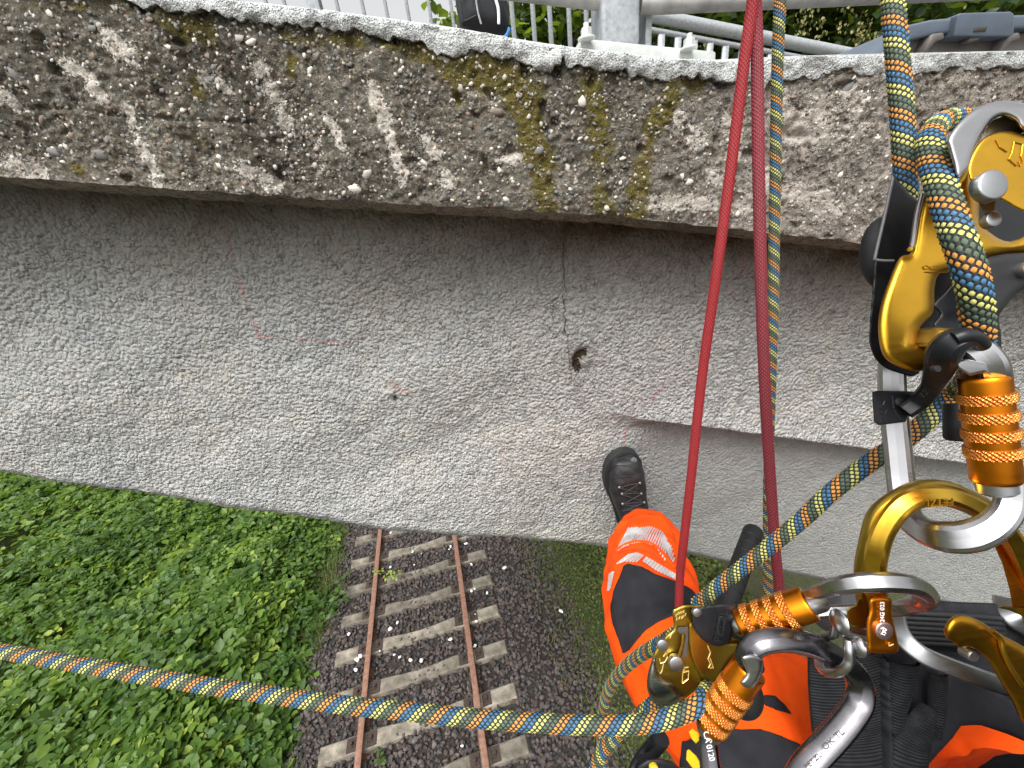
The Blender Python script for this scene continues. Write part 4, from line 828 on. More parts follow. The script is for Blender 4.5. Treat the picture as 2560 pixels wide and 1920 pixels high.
rope('climbing_rope', [(*C1(960, 800), .176), (*C1(820, 775), .172), (*C1(700, 800), .163), (*C1(638, 900), .152), (*C1(655, 1040), .146), (*C1(720, 1250), .138), (*C1(790, 1470), .133), (*C2(845, 60), .130), (*C2(905, 260), .130), (*C2(938, 470), .133), (*C2(945, 640), .138), (*C2(935, 760), .15), (*C2(900, 870), .17), (*C2(830, 960), .186), (*C2(700, 1090), .193), (*C2(500, 1270), .197), (*C2(250, 1440), .203), (*C2(0, 1630), .210), (2000, 1303, .222), (1900, 1385, .236), (1800, 1462, .25), (1740, 1512, .262)], D_R, 'multicoloured rope looping round the upper descender and slanting down to the lower one', RG, gz=GZ)
rope('climbing_rope', [(-420, 1550, .31), (-200, 1590, .285), (0, 1627, .262), (217, 1664, .25), (434, 1701, .24), (651, 1733, .231), (860, 1762, .222), (1013, 1778, .216), (1206, 1797, .21), (1399, 1810, .204), (1540, 1813, .199), (1620, 1807, .196), (1700, 1787, .194), (1750, 1757, .195), (1772, 1722, .205)], D_R, 'long multicoloured rope stretched level across the bank and track into the lower device', RG, gz=GZ, ext=2.2)
rope('climbing_rope', [(1700, 1580, .30), (1645, 1612, .32), (1590, 1645, .36), (1543, 1690, .40), (1516, 1738, .43), (1505, 1795, .45), (1503, 1850, .46), (1520, 1990, .5)], D_R, 'multicoloured rope tail curling down behind the level rope over the orange thigh', RG)
rope('climbing_rope', [(1700, 1735, .285), (1640, 1758, .295), (1600, 1790, .305), (1560, 1820, .32), (1527, 1848, .335), (1500, 1888, .345), (1487, 1940, .35), (1480, 2060, .35)], D_R, 'multicoloured rope tail leaving the lower device under the level rope', RG)
rope('climbing_rope', [(1962, -420, .34), (1950, 0, .36), (1944, 150, .37), (1938, 450, .39), (1932, 800, .41), (1926, 1000, .43), (1921, 1180, .455), (1919, 1300, .47), (1920, 1480, .49), (1922, 1700, .5)], D_R, 'thinner looking multicoloured safety rope hanging next to the red sling', RG, gz=1.12)
P = PG
sling = empty('red_sling', P(1884, 0, .33), 'red braided sling hanging in two strands from above the bridge edge', 'sling')
rope_mesh('strand', [P0(a, b_, z_ * 1.1) for a, b_, z_ in [(1910, -420, .29), (1893, -150, .31), (1882, 0, .325), (1861, 150, .335), (1830, 400, .35), (1789, 700, .37), (1754, 950, .395), (1727, 1200, .42), (1706, 1380, .445), (1700, 1440, .455), (1697, 1520, .46)]], .0108, sling, RED1, nar=18, ring=.0019)
rope_mesh('strand', [P0(a, b_, z_ * 1.1) for a, b_, z_ in [(1915, -420, .295), (1890, -150, .315), (1889, 0, .33), (1893, 150, .335), (1897, 450, .34), (1904, 750, .35), (1914, 1000, .365), (1926, 1200, .385), (1939, 1380, .40), (1950, 1490, .41), (1955, 1600, .41)]], .0112, sling, RED2, nar=18, ring=.0019)

# ================================================================== METALWORK
def metal(name, c, rough=.25, var=.1, scr=.25):
    t = NT(name); n = t.noise(45, 5); st = t.noise(30, 4, vec=t.map((1, 1, 14)), rough=.7)
    lo = tuple(x_ * (1 - var) for x_ in c); hi = tuple(min(1, x_ * (1 + var)) for x_ in c)
    cc = t.ramp(n, [(.3, lo), (.7, hi)]); w_ = t.ramp(t.noise(220, 4, .7), [(.66, 0), (.74, scr)]); cc = t.mix(w_, cc, tuple(min(1, x_ * .6 + .35) for x_ in c))
    t.base(cc, t.math('ADD', t.math('MULTIPLY', st, .22), rough - .08), 1.0); t.bump(t.noise(900, 2), .06, .0002); return t.m
M_GOLD = metal('gold_anodised', (0.66, 0.37, 0.035), .32); M_GOLDR = metal('bright_gold_anodised', (0.78, 0.47, 0.05), .28); M_GOLD_DARK = metal('darkened_gold_anodised', (0.40, 0.27, 0.04), .33); M_BRONZE = metal('bronze_gold_anodised', (0.50, 0.25, 0.018), .3)  # lower device's darker gold has dark reflections put into the colour
M_ORANGE = metal('orange_anodised', (0.66, 0.20, 0.010), .30); M_SILVER = metal('polished_aluminium', (0.44, 0.44, 0.45), .27, .08); M_SILVER2 = metal('dark_reflection_aluminium', (0.145, 0.14, 0.15), .24, .15); M_KNURL = metal('worn_knurled_orange', (0.66, 0.26, 0.06), .34); M_STEEL = metal('brushed_steel', (0.40, 0.41, 0.42), .36, .15); M_DSTEEL = metal('dark_steel', (0.30, 0.32, 0.29), .22)  # second, darker aluminium has dark reflections put into its base colour
t = NT('black_moulded_plastic'); t.base(t.ramp(t.noise(60, 5), [(.3, (.005, .0055, .007)), (.75, (.013, .014, .017))]), t.ramp(t.noise(150, 4), [(.3, .32), (.7, .5)]), spec=.35); t.bump(t.noise(1500, 2), .12, .0002); M_BLK = t.m
M_RUB = plain('black_rubber', (0.007, 0.0075, 0.009), .6, var=.3, scale=80, bump=.2, bscale=900, bdist=.0003)
M_MARK = plain('light_engraving', (0.85, 0.62, 0.22), .4, .6, var=.1); M_GREYMARK = plain('grey_engraving', (0.12, 0.12, 0.125), .5, .3, var=.1); M_WMARK = plain('white_engraving', (.75, .75, .74), .5, var=.05)
def plane_pt(a, b_, z, tilt=(0, 0), c=None):
    cx, cy = c if c is not None else (a, b_); return P(a, b_, z + tilt[0] * (a - cx) / F + tilt[1] * (b_ - cy) / F)
def plate(name, pxs, z, thick, parent, m, bev=.002, seg=3, tilt=(0, 0), dirv=None, sm=35, smooth_pts=0):
    """outline given in pixels at camera depth z, extruded away from the viewer by its real thickness"""
    c = np.mean(np.array(pxs, float), 0); pts = np.array([plane_pt(a, b_, z, tilt, c) for a, b_ in pxs])
    if smooth_pts: pts = catmull(pts, smooth_pts, closed=True)
    bm = bmesh.new(); f0 = bm.faces.new([bm.verts.new(p) for p in pts])
    dv = ray(*c) / np.linalg.norm(ray(*c)) if dirv is None else np.asarray(dirv)
    r_ = bmesh.ops.extrude_face_region(bm, geom=[f0]); vs = [v_ for v_ in r_['geom'] if isinstance(v_, bmesh.types.BMVert)]
    bmesh.ops.translate(bm, vec=Vector(dv * thick), verts=vs); bmesh.ops.recalc_face_normals(bm, faces=bm.faces)
    if bev:
        es = [e_ for e_ in bm.edges if any(len(f_.verts) > 4 for f_ in e_.link_faces)]
        bmesh.ops.bevel(bm, geom=es, offset=bev, segments=seg, affect='EDGES', profile=.55, clamp_overlap=True)
    o = from_bm(name, bm, parent, m); autosmooth(o, sm); return o
def pillow(name, pxs, z, thick, r_, parent, m, step=3.0, per=4, flatten=1.0, skirt=None):
    """cast or forged plate: outline in pixels at depth z, rounded over by radius r_ (metres), with real thickness"""
    c = np.mean(np.array(pxs, float), 0); poly = catmull([(a, b_, 0) for a, b_ in pxs], per, closed=True)[:, :2]; k_ = z * GZ / F; dv = ray(*c) / np.linalg.norm(ray(*c))
    x0, y0 = poly.min(0) - step; x1, y1 = poly.max(0) + step; nx, ny = int((x1 - x0) / step) + 2, int((y1 - y0) / step) + 2
    gx2, gy2 = np.meshgrid(np.linspace(x0, x1, nx), np.linspace(y0, y1, ny), indexing='ij'); pts = np.stack([gx2.ravel(), gy2.ravel()], 1)
    px_, py_ = pts.T; ins = np.zeros(len(pts), bool); j = len(poly) - 1; best = np.full(len(pts), 1e9); near = pts.copy()
    for i in range(len(poly)):
        xi, yi = poly[i]; xj, yj = poly[j]; ins ^= ((yi > py_) != (yj > py_)) & (px_ < (xj - xi) * (py_ - yi) / (yj - yi + 1e-9) + xi)
        ex, ey = xi - xj, yi - yj; t_ = np.clip(((px_ - xj) * ex + (py_ - yj) * ey) / (ex * ex + ey * ey + 1e-9), 0, 1); qx_, qy_ = xj + t_ * ex, yj + t_ * ey
        dd = np.hypot(px_ - qx_, py_ - qy_); up_ = dd < best; best[up_] = dd[up_]; near[up_, 0] = qx_[up_]; near[up_, 1] = qy_[up_]; j = i
    keep = ins | (best < step * 1.05); pos = np.where(ins[:, None], pts, near); d_ = np.where(ins, best, 0) * k_
    u = np.clip(d_ / r_, 0, 1); hgt = r_ * flatten * np.sqrt(np.maximum(0, 1 - (1 - u) ** 2)); idx = -np.ones(len(pts), int); idx[keep] = np.arange(keep.sum())
    V_ = CAM + (FW[None] + (pos[keep, 0:1] - 1280) / F * RI[None] + (pos[keep, 1:2] - 960) / F * DN[None]) * z * GZ + dv[None] * (r_ * flatten - hgt[keep])[:, None]
    g_ = idx.reshape(nx, ny); qd = np.stack([g_[:-1, :-1], g_[1:, :-1], g_[1:, 1:], g_[:-1, 1:]], -1).reshape(-1, 4); qd = qd[(qd >= 0).all(1)]
    inq = ins.reshape(nx, ny); anyin = (inq[:-1, :-1] | inq[1:, :-1] | inq[1:, 1:] | inq[:-1, 1:]).reshape(-1)[(np.stack([g_[:-1, :-1], g_[1:, :-1], g_[1:, 1:], g_[:-1, 1:]], -1).reshape(-1, 4) >= 0).all(1)]; qd = qd[anyin]
    bm = bmesh.new(); vs = [bm.verts.new(v_) for v_ in V_]
    for q_ in qd:
        try: bm.faces.new([vs[i] for i in q_])
        except ValueError: pass
    be = [e_ for e_ in bm.edges if len(e_.link_faces) == 1]; r2_ = bmesh.ops.extrude_edge_only(bm, edges=be); bmesh.ops.translate(bm, vec=Vector(dv * thick), verts=[v_ for v_ in r2_['geom'] if isinstance(v_, bmesh.types.BMVert)])
    bmesh.ops.delete(bm, geom=[v_ for v_ in bm.verts if not v_.link_faces], context='VERTS')
    bmesh.ops.recalc_face_normals(bm, faces=bm.faces); o = from_bm(name, bm, parent, m); autosmooth(o, 48); return o
def lathe(name, A, B_, prof, parent, m, n=28, sm=40):
    A, B_ = np.asarray(A, float), np.asarray(B_, float); ax = B_ - A; L = np.linalg.norm(ax); ax /= L
    u = np.cross(ax, FW); u /= np.linalg.norm(u); v_ = np.cross(ax, u); V = []; fs = []
    for t_, r_ in prof:
        for k in range(n): a = 2 * math.pi * k / n; V.append(A + ax * t_ * L + r_ * (math.cos(a) * u + math.sin(a) * v_))
    for i in range(len(prof) - 1):
        for k in range(n): fs.append((i * n + k, i * n + (k + 1) % n, (i + 1) * n + (k + 1) % n, (i + 1) * n + k))
    fs.append(tuple(range(n))[::-1]); fs.append(tuple((len(prof) - 1) * n + k for k in range(n)))
    o = mesh(name, V, fs, parent, m); autosmooth(o, sm); return o
def knurl(name, A, B_, t0, t1, r0, parent, m, nd=28, amp=.00050, rows=17):
    A, B_ = np.asarray(A, float), np.asarray(B_, float); ax = B_ - A; L = np.linalg.norm(ax); ax /= L
    u = np.cross(ax, FW); u /= np.linalg.norm(u); v_ = np.cross(ax, u); n = nd * 6; V = []; fs = []; wd = (t1 - t0) * L; kk = nd / r0
    for i in range(rows):
        s_ = i / (rows - 1)
        for k in range(n):
            a = 2 * math.pi * k / n; ph = s_ * wd * kk
            h_ = amp * (abs(math.sin((nd * a + ph) / 2)) + abs(math.sin((nd * a - ph) / 2)) - 1.0)
            r_ = r0 + h_ if 0 < i < rows - 1 else r0 - .0006
            V.append(A + ax * (t0 + (t1 - t0) * s_) * L + r_ * (math.cos(a) * u + math.sin(a) * v_))
    for i in range(rows - 1):
        for k in range(n): fs.append((i * n + k, i * n + (k + 1) % n, (i + 1) * n + (k + 1) % n, (i + 1) * n + k))
    return mesh(name, V, fs, parent, m)
def sleeve(A, B_, r0, parent, bands, m=None, bw=.10):
    m = m or M_ORANGE
    s_ = lathe('locking_sleeve', A, B_, [(0, r0 * .80), (0, r0 * .90), (.015, r0 * .95), (.04, r0 * .96), (.96, r0 * .96), (.985, r0 * .95), (1, r0 * .90), (1, r0 * .80)], parent, m, 36)
    for b_ in bands: knurl('knurled_ring', A, B_, b_ - bw / 2, b_ + bw / 2, r0 * 1.02, s_, M_KNURL)
    return s_
def disc(name, px, z, rpx, h_, parent, m, dirv=None):
    c = P(*px, z); r_ = rpx * z * GZ / F; d = -FW if dirv is None else dirv
    return lathe(name, c - d * .001, c + d * h_, [(0, r_), (.8, r_), (.93, r_ * .95), (1, r_ * .86)], parent, m, 28)
def bar_prof(w_, h_, g=.30, gd=.24):
    """forged bar: w_ across the picture, h_ in depth, grooved on both faces"""
    a, b_ = w_ / 2, h_ / 2
    side = [(-b_ * .98, a * .55), (-b_ * .80, a * .82), (-b_ * .45, a * .97), (0, a), (b_ * .45, a * .97), (b_ * .80, a * .82), (b_ * .98, a * .55)]
    top = [(b_ * (1 - gd * .2), a * .38), (b_ * (1 - gd * 1.6), a * g), (b_ * (1 - gd * 1.8), 0), (b_ * (1 - gd * 1.6), -a * g), (b_ * (1 - gd * .2), -a * .38)]
    return side + top + [(x_, -y_) for x_, y_ in side[::-1]] + [(-x_, -y_) for x_, y_ in top[::-1]]
def bar(name, pxs, w_, h_, parent, m, closed=False, scale=None, per=8, groove=True, sm=32):
    q = catmull([P(*a) for a in pxs], per, closed); sc_ = None
    if scale is not None: sc_ = np.interp(np.linspace(0, 1, len(q)), np.linspace(0, 1, len(scale)), scale)
    return sweep(name, q, bar_prof(w_, h_) if groove else circle(h_ / 2, 18, w_ / 2), parent, m, closed=closed, up=ray(*np.mean([a[:2] for a in pxs], 0)), scale=sc_, sm=sm)
def text(name, s_, p0, xd, yd, size, parent, m, ext=.00015):
    size *= GZ
    cu = bpy.data.curves.new(name, 'FONT'); cu.body = s_; cu.size = 1; cu.extrude = ext / size; cu.align_x = 'CENTER'; cu.align_y = 'CENTER'
    ob = bpy.data.objects.new(name, cu); col.objects.link(ob); dg = bpy.context.evaluated_depsgraph_get(); me = bpy.data.meshes.new_from_object(ob.evaluated_get(dg))
    bpy.data.objects.remove(ob); xd = Vector(xd).normalized(); yd = Vector(yd); yd = (yd - yd.dot(xd) * xd).normalized(); zd = xd.cross(yd)
    mt = Matrix(((xd.x, yd.x, zd.x, p0[0]), (xd.y, yd.y, zd.y, p0[1]), (xd.z, yd.z, zd.z, p0[2]), (0, 0, 0, 1))) @ Matrix.Scale(size, 4); me.transform(mt)
    return link(name, me, parent, m)
def pvec(a, b_, z): return P(*b_, z) - P(*a, z)
def mark(pxs, z, parent, m=None, r_=.00035):
    return tube('engraved_mark', [P(a, b_, z) for a, b_ in pxs], r_, parent, m or M_MARK, n=5, sm=0)

# ---- upper descender
dev = empty('upper_descender', P(2300, 900, .16), 'large gold descender with silver cam and black grip holding the rope', 'descender')
pillow('back_cover', [C1(395, 1140), C1(440, 1180), C1(600, 1300), C1(900, 1150), C1(1330, 1000), C2(1330, 150), C2(1200, 340), C2(1090, 480), C2(1100, 640), C2(1100, 890), C2(1040, 900), C2(980, 560), C2(700, 620), C2(560, 870), C2(420, 862), C2(300, 800), C2(244, 690), C2(240, 570), C2(262, 300), C2(272, 150), C1(280, 1610), C1(330, 1380)], .172, .010, .002, dev, M_BLK)  # black cover; behind the gold it stands in for a hollow's shade
bar('cover_rim', [(*C1(394, 1150), .1685), (*C1(345, 1380), .1685), (*C1(285, 1640), .1685), (*C2(288, 128), .1685), (*C2(400, 135), .166)], .0016, .002, dev, plain('grey_plastic_edge', (.12, .12, .125), .5), groove=False)  # lighter grey line along the cover's edge
c = P(*C1(330, 1640), .186); bm = bmesh.new(); bmesh.ops.create_uvsphere(bm, u_segments=28, v_segments=18, radius=1); R3 = Matrix(((RI[0], -DN[0], -FW[0]), (RI[1], -DN[1], -FW[1]), (RI[2], -DN[2], -FW[2])))
for v_ in bm.verts: v_.co = R3 @ Vector((v_.co.x * .0125, v_.co.y * .0225, v_.co.z * .009)) + Vector(c)
from_bm('cam_cover', bm, dev, M_RUB, sm=True)
pillow('body_plate', [C1(585, 1245), C1(700, 1240), C1(810, 1165), C1(890, 1080), C1(955, 1260), C1(965, 1420), C1(1030, 1500), C1(1160, 1560), C1(1340, 1490), C2(1340, 60), C2(1150, 80), C2(1000, 112), C2(880, 160), C2(770, 195), C2(690, 225), C2(662, 310), C2(655, 470), C2(590, 545), C2(548, 610), C2(545, 690), C2(600, 722), C2(700, 742), C2(690, 800), C2(640, 848), C2(520, 862), C2(400, 822), C2(320, 750), C2(290, 600), C2(305, 440), C2(360, 270), C2(430, 115), C2(500, 85), C2(515, 20), C1(522, 1560), C1(550, 1380)], .150, .016, .0065, dev, M_GOLD)
bar('plate_edge', [(*C1(582, 1262), .1505), (*C1(548, 1400), .1505), (*C1(520, 1580), .1505), (*C2(505, 60), .1505)], .0022, .004, dev, M_SILVER, groove=False)
pillow('cam_plate', [C1(880, 1090), C1(915, 985), C1(975, 900), C1(1060, 858), C1(1150, 850), C1(1250, 868), C1(1420, 900), C1(1420, 1280), C1(1270, 1365), C1(1215, 1362), C1(1095, 1295), C1(960, 1250), C1(900, 1180)], .1365, .010, .0018, dev, M_GOLD)
pillow('silver_cam', [C1(748, 905), C1(790, 830), C1(860, 755), C1(950, 692), C1(1070, 655), C1(1180, 655), C1(1420, 720), C1(1420, 880), C1(1244, 845), C1(1190, 780), C1(1110, 748), C1(1040, 775), C1(985, 845), C1(940, 930), C1(905, 1020), C1(880, 1095), C1(812, 1158), C1(785, 1060), C1(760, 970)], .1345, .013, .0030, dev, M_SILVER)
plate('cam_recess', [C1(930, 960), C1(985, 850), C1(1040, 780), C1(1110, 750), C1(1190, 785), C1(1260, 850), C1(1100, 920)], .1405, .006, dev, M_STEEL, .0006)
disc('pin', C1(1000, 1215), .1350, 38, .0030, dev, M_STEEL); disc('pin', C1(1015, 1430), .1445, 20, .0024, dev, M_STEEL)
plate('pin_bracket', [C1(940, 1290), C1(1060, 1300), C1(1050, 1370), C1(985, 1385)], .143, .004, dev, M_STEEL, .0006)
pillow('grip', [C2(985, 140), C2(1060, 105), C2(1150, 90), C2(1340, 95), C2(1340, 270), C2(1200, 345), C2(1095, 470), C2(1040, 480), C2(1000, 330)], .1475, .014, .004, dev, M_RUB)
disc('pin', C2(1235, 195), .1470, 19, .0035, dev, M_STEEL)
pillow('release_tab', [C2(655, 420), C2(720, 345), C2(800, 275), C2(860, 420), C2(850, 600), C2(700, 605), C2(655, 545), C2(700, 480)], .158, .006, .002, dev, M_BLK)
for pts in ([(1165, 990), (1180, 920), (1235, 935), (1225, 1010), (1240, 1050), (1195, 1075), (1145, 1030), (1165, 990)], [(1065, 905), (1090, 955), (1135, 985)], [(1210, 1045), (1225, 1080)]): mark([C1(*a) for a in pts], .1363, dev, M_BRONZE, .0002)
for pts in ([(600, 190), (590, 175), (610, 165), (640, 178), (670, 165), (690, 180), (665, 195), (640, 185), (600, 190)], [(600, 207), (720, 212), (760, 207)]): mark([C2(*a) for a in pts], .1498, dev, M_BRONZE, .0002)

# ---- gold gated ring
gring = empty('gold_gated_ring', P(2200, 1600, .165), 'shiny gold half round ring with hinged gate linking the harness', 'ring')
RING = [(2196, 1530, .172), (2186, 1440, .166), (2194, 1370, .162), (2218, 1310, .160), (2260, 1262, .159), (2315, 1242, .160), (2380, 1246, .162), (2450, 1276, .166), (2510, 1325, .170), (2552, 1392, .174), (2580, 1470, .178), (2590, 1560, .182)]
rg = bar('ring_body', RING, .0100, .0125, gring, M_GOLDR, per=10)
bar('ring_flank', [(a - (32 if k < 2 else 28 if k < 4 else 8), b_ - (0 if k < 2 else 8 if k == 2 else 26), z_ + .004) for k, (a, b_, z_) in enumerate(RING[:8])], .007, .012, gring, M_GOLD_DARK, per=10, groove=False)  # ring's darker outer side: shade put into its colour
pillow('gate', [C5(745, 190), C5(920, 190), C5(935, 330), C5(960, 450), C5(990, 600), C5(985, 650), C5(940, 672), C5(740, 662), C5(715, 580), C5(712, 400), C5(735, 300)], .158, .012, .0025, gring, M_ORANGE)
plate('gate_frame', [C5(540, 300), C5(580, 265), C5(620, 250), C5(640, 190), C5(740, 190), C5(720, 450), C5(590, 440), C5(545, 390)], .170, .008, gring, M_GOLD_DARK, .0015)
disc('hinge_screw', C5(857, 470), .1575, 22, .0010, gring, metal('screw_face', (.42, .28, .27), .4))
a = C5(862, 470); mark([C5(835, 455), C5(860, 445), C5(885, 465), C5(860, 480), C5(840, 500), C5(870, 510)], .1563, gring, M_WMARK, .0003); mark([C5(860, 450), C5(855, 480), C5(880, 495)], .1563, gring, M_WMARK, .0003)
mark([C5(905, 575), C5(907, 605), C5(945, 590)], .1575, gring, M_MARK, .0003)
text('serial_text', '24G 023', P(*C5(850, 310), .1574), pvec(C5(850, 365), C5(850, 245), .158), pvec(C5(850, 300), C5(820, 300), .158), .0024, gring, M_WMARK)
text('ring_text', 'PETZL', P(*C3(950, 318), .1495), pvec(C3(1060, 300), C3(830, 310), .158), pvec(C3(950, 290), C3(950, 330), .158), .0042, gring, M_GOLD, .0004)
plate('ring_gate_side', [C3(1385, 620), C3(1440, 600), C3(1520, 720), C3(1620, 930), C3(1700, 1150), C3(1700, 1200), C3(1560, 1190), C3(1540, 1050), C3(1480, 830)], .176, .010, gring, M_ORANGE, .0015)
plate('ring_foot', [C3(1440, 1190), C3(1480, 1172), C3(1570, 1180), C3(1720, 1170), C3(1720, 1290), C3(1640, 1260), C3(1540, 1215)], .181, .010, gring, M_GOLD_DARK, .0015)

# ---- upper carabiner
cb = empty('upper_carabiner', P(2300, 1340, .165), 'silver carabiner with upright orange sleeve and black positioning bar', 'carabiner')
bar('carabiner_body', [(*C2(1050, 900), .139), (*C2(1010, 790), .138), (*C2(900, 690), .140), (*C2(760, 650), .146), (*C2(600, 645), .156), (*C2(480, 680), .168), (*C2(400, 780), .176), (*C2(388, 900), .178), (*C2(400, 1100), .178), (*C2(425, 1350), .177), (*C2(450, 1580), .175), (2268, 1285, .170), (2310, 1325, .160), (2370, 1342, .150), (2430, 1338, .145), (2488, 1310, .142), (2524, 1262, .142), (2530, 1200, .142)], .0115, .0105, cb, M_SILVER, per=8, scale=[1, 1.05, 1.05, 1, 1, 1.05, 1.08, 1.1, 1.1, 1.1, 1.1, 1.1, 1.15, 1.3, 1.25, 1.05, .95, .9])
A_, B_ = P(*C2(982, 880), .140), P(*C2(1062, 1560), .143)
sv = sleeve(A_, B_, .0090, cb, [.20, .37, .54, .71], bw=.10)
lathe('gate_end', P(*C2(1040, 1480), .1435), P(*C2(1082, 1640), .1435), [(0, .0072), (.9, .0072), (1, .006)], cb, M_STEEL, 20)
plate('gate_nose', [C2(800, 790), C2(870, 770), C2(1000, 800), C2(1040, 880), C2(985, 860), C2(890, 880), C2(820, 830)], .1345, .008, cb, M_SILVER, .0015)
plate('bar_block', [C2(258, 985), C2(290, 975), C2(470, 978), C2(590, 985), C2(560, 1060), C2(500, 1120), C2(480, 1180), C2(300, 1202), C2(270, 1180)], .164, .016, cb, M_BLK, .0016)
bar('bar_arm', [(*C2(470, 1110), .163), (*C2(570, 1040), .160), (*C2(650, 940), .153), (*C2(700, 820), .144), (*C2(730, 720), .137), (*C2(780, 660), .134), (*C2(870, 640), .134), (*C2(960, 660), .137)], .0105, .012, cb, M_BLK, per=6, scale=[.85, .85, .8, 1.05, 1.2, 1.1, .8, .6])
bar('bar_lip', [(*C2(790, 640), .1305), (*C2(860, 620), .1295), (*C2(930, 640), .1305), (*C2(970, 680), .133)], .006, .006, cb, M_BLK, groove=False)
disc('rivet', C2(670, 835), .1365, 9, .0012, cb, M_RUB); disc('rivet', C2(430, 1050), .1635, 11, .0012, cb, M_RUB)
for pts in ([(300, 1020), (340, 1040), (330, 1070)], [(310, 1090), (350, 1100), (345, 1130), (315, 1125)], [(330, 1150), (350, 1180)], [(400, 1100), (440, 1160)], [(390, 1010), (400, 1090)]): mark([C2(*a) for a in pts], .1638, cb, M_RUB, .0004)
text('bar_text', '1234', P(*C2(615, 975), .1505), pvec(C2(580, 1010), C2(650, 940), .15), pvec(C2(600, 990), C2(580, 960), .15), .0035, cb, M_RUB)
lathe('bar_post', P(*C2(815, 1060), .17), P(*C2(820, 1300), .17), [(0, .0058), (.05, .0062), (.92, .0062), (1, .005)], cb, M_BLK, 18)

# ---- link carabiner lying across the ring
lk = empty('link_carabiner', P(2100, 1490, .16), 'silver carabiner lying flat across the gold ring with orange sleeve', 'carabiner')
bar('carabiner_body', [(2020, 1486, .186), (2048, 1479, .168), (2095, 1465, .156), (2150, 1457, .150), (2220, 1456, .148), (2275, 1462, .151), (2305, 1478, .158), (2308, 1494, .168), (2285, 1510, .178), (2240, 1522, .186), (2150, 1525, .196), (2060, 1530, .203), (1960, 1545, .208), (1860, 1562, .212), (1835, 1562, .212), (1830, 1550, .212)], .0085, .0115, lk, M_SILVER, per=8, scale=[.55, .8, 1, 1.08, 1.1, 1.08, 1.0, 1, 1, 1, .9, .9, .85, .8, .8, .7])
A_, B_ = P(1852, 1562, .200), P(2024, 1508, .186)
sleeve(A_, B_, .0104, lk, [.16, .34, .52, .70], bw=.115)
lathe('gate_end', P(2005, 1512, .187), P(2058, 1498, .186), [(0, .0070), (.85, .0066), (1, .0055)], lk, M_STEEL, 18)
lathe('gate_nose', P(1832, 1566, .202), P(1862, 1558, .200), [(0, .0055), (.3, .0072), (1, .0072)], lk, M_DSTEEL, 16)

# ---- lower device
ld = empty('lower_device', P(1700, 1700, .22), 'dark gold rope grab with black cover resting on the orange thigh', 'rope grab')
pillow('body_plate', [C4(640, 415), C4(670, 380), C4(730, 358), C4(830, 358), C4(900, 380), C4(1000, 500), C4(1240, 640), C4(1225, 690), C4(1160, 740), C4(1060, 870), C4(990, 970), C4(900, 1000), C4(820, 1050), C4(740, 1108), C4(640, 1150), C4(520, 1140), C4(450, 1060), C4(440, 940), C4(480, 780), C4(520, 690), C4(600, 590), C4(650, 540)], .208, .016, .0022, ld, M_GOLD_DARK)
pillow('raised_plate', [C4(770, 540), C4(800, 500), C4(900, 560), C4(1060, 660), C4(1215, 660), C4(1200, 700), C4(1090, 800), C4(1000, 940), C4(930, 975), C4(850, 900), C4(795, 780), C4(775, 660)], .2055, .004, .0012, ld, M_GOLD_DARK)
pillow('steel_cheek', [C4(480, 790), C4(515, 770), C4(520, 850), C4(560, 930), C4(640, 975), C4(690, 1040), C4(735, 1090), C4(640, 1165), C4(540, 1160), C4(470, 1110), C4(436, 1010), C4(445, 900)], .2035, .022, .005, ld, M_DSTEEL)
plate('rope_slot', [C4(675, 560), C4(690, 535), C4(770, 530), C4(768, 640), C4(755, 780), C4(715, 770), C4(745, 600), C4(700, 590)], .2071, .004, ld, M_CRACK, .0005)
plate('cam_lever', [C4(715, 590), C4(742, 590), C4(735, 680), C4(710, 780), C4(680, 850), C4(655, 820), C4(690, 740), C4(712, 660)], .2045, .004, ld, M_GOLD_DARK, .0008)
pillow('black_cover', [C4(800, 440), C4(830, 395), C4(880, 370), C4(1000, 355), C4(1130, 350), C4(1170, 380), C4(1180, 470), C4(1120, 560), C4(1110, 640), C4(1050, 682), C4(980, 685), C4(900, 650), C4(840, 590), C4(805, 520)], .2015, .008, .0018, ld, M_BLK)
plate('nose_frame', [C4(1090, 460), C4(1170, 440), C4(1230, 500), C4(1240, 600), C4(1180, 640), C4(1120, 620), C4(1095, 560)], .203, .010, ld, M_RUB, .0025)
disc('rivet', C4(835, 416), .2015, 11, .0012, ld, M_STEEL)
disc('pin', C4(555, 665), .2065, 15, .0028, ld, M_STEEL); disc('pin', C4(665, 810), .2065, 19, .0030, ld, M_STEEL)
for pts in ([(925, 690), (945, 740), (925, 790), (945, 830), (930, 860)], [(945, 790), (968, 860), (940, 862)], [(720, 985), (725, 900), (772, 885), (768, 950), (720, 985)], [(725, 900), (740, 860), (770, 855)], [(600, 670), (598, 720)], [(570, 770), (590, 740), (603, 775), (580, 815), (545, 825), (540, 790)], [(570, 830), (560, 880), (540, 915)], [(645, 565), (620, 625)], [(640, 575), (618, 600)]): mark([C4(*a) for a in pts], .2052 if pts[0][0] > 900 else .2078, ld)
for k, (a, b_) in enumerate(((675, 430), (690, 415), (705, 410), (720, 405), (735, 400), (748, 425), (680, 460), (700, 450), (718, 448), (730, 440))): mark([C4(a, b_), C4(a - 6, b_ + 22)], .2078, ld)
text('cover_text', 'PETZL', P(*C4(1028, 525), .2008), pvec(C4(1015, 600), C4(1045, 440), .2), pvec(C4(1050, 530), C4(1000, 520), .2), .0062, ld, M_RUB, .0005)
mark([C4(*a) for a in ((1000, 590), (1015, 470), (1030, 450), (1060, 455), (1045, 590), (1020, 600), (1000, 590))], .2012, ld, M_RUB, .0005)

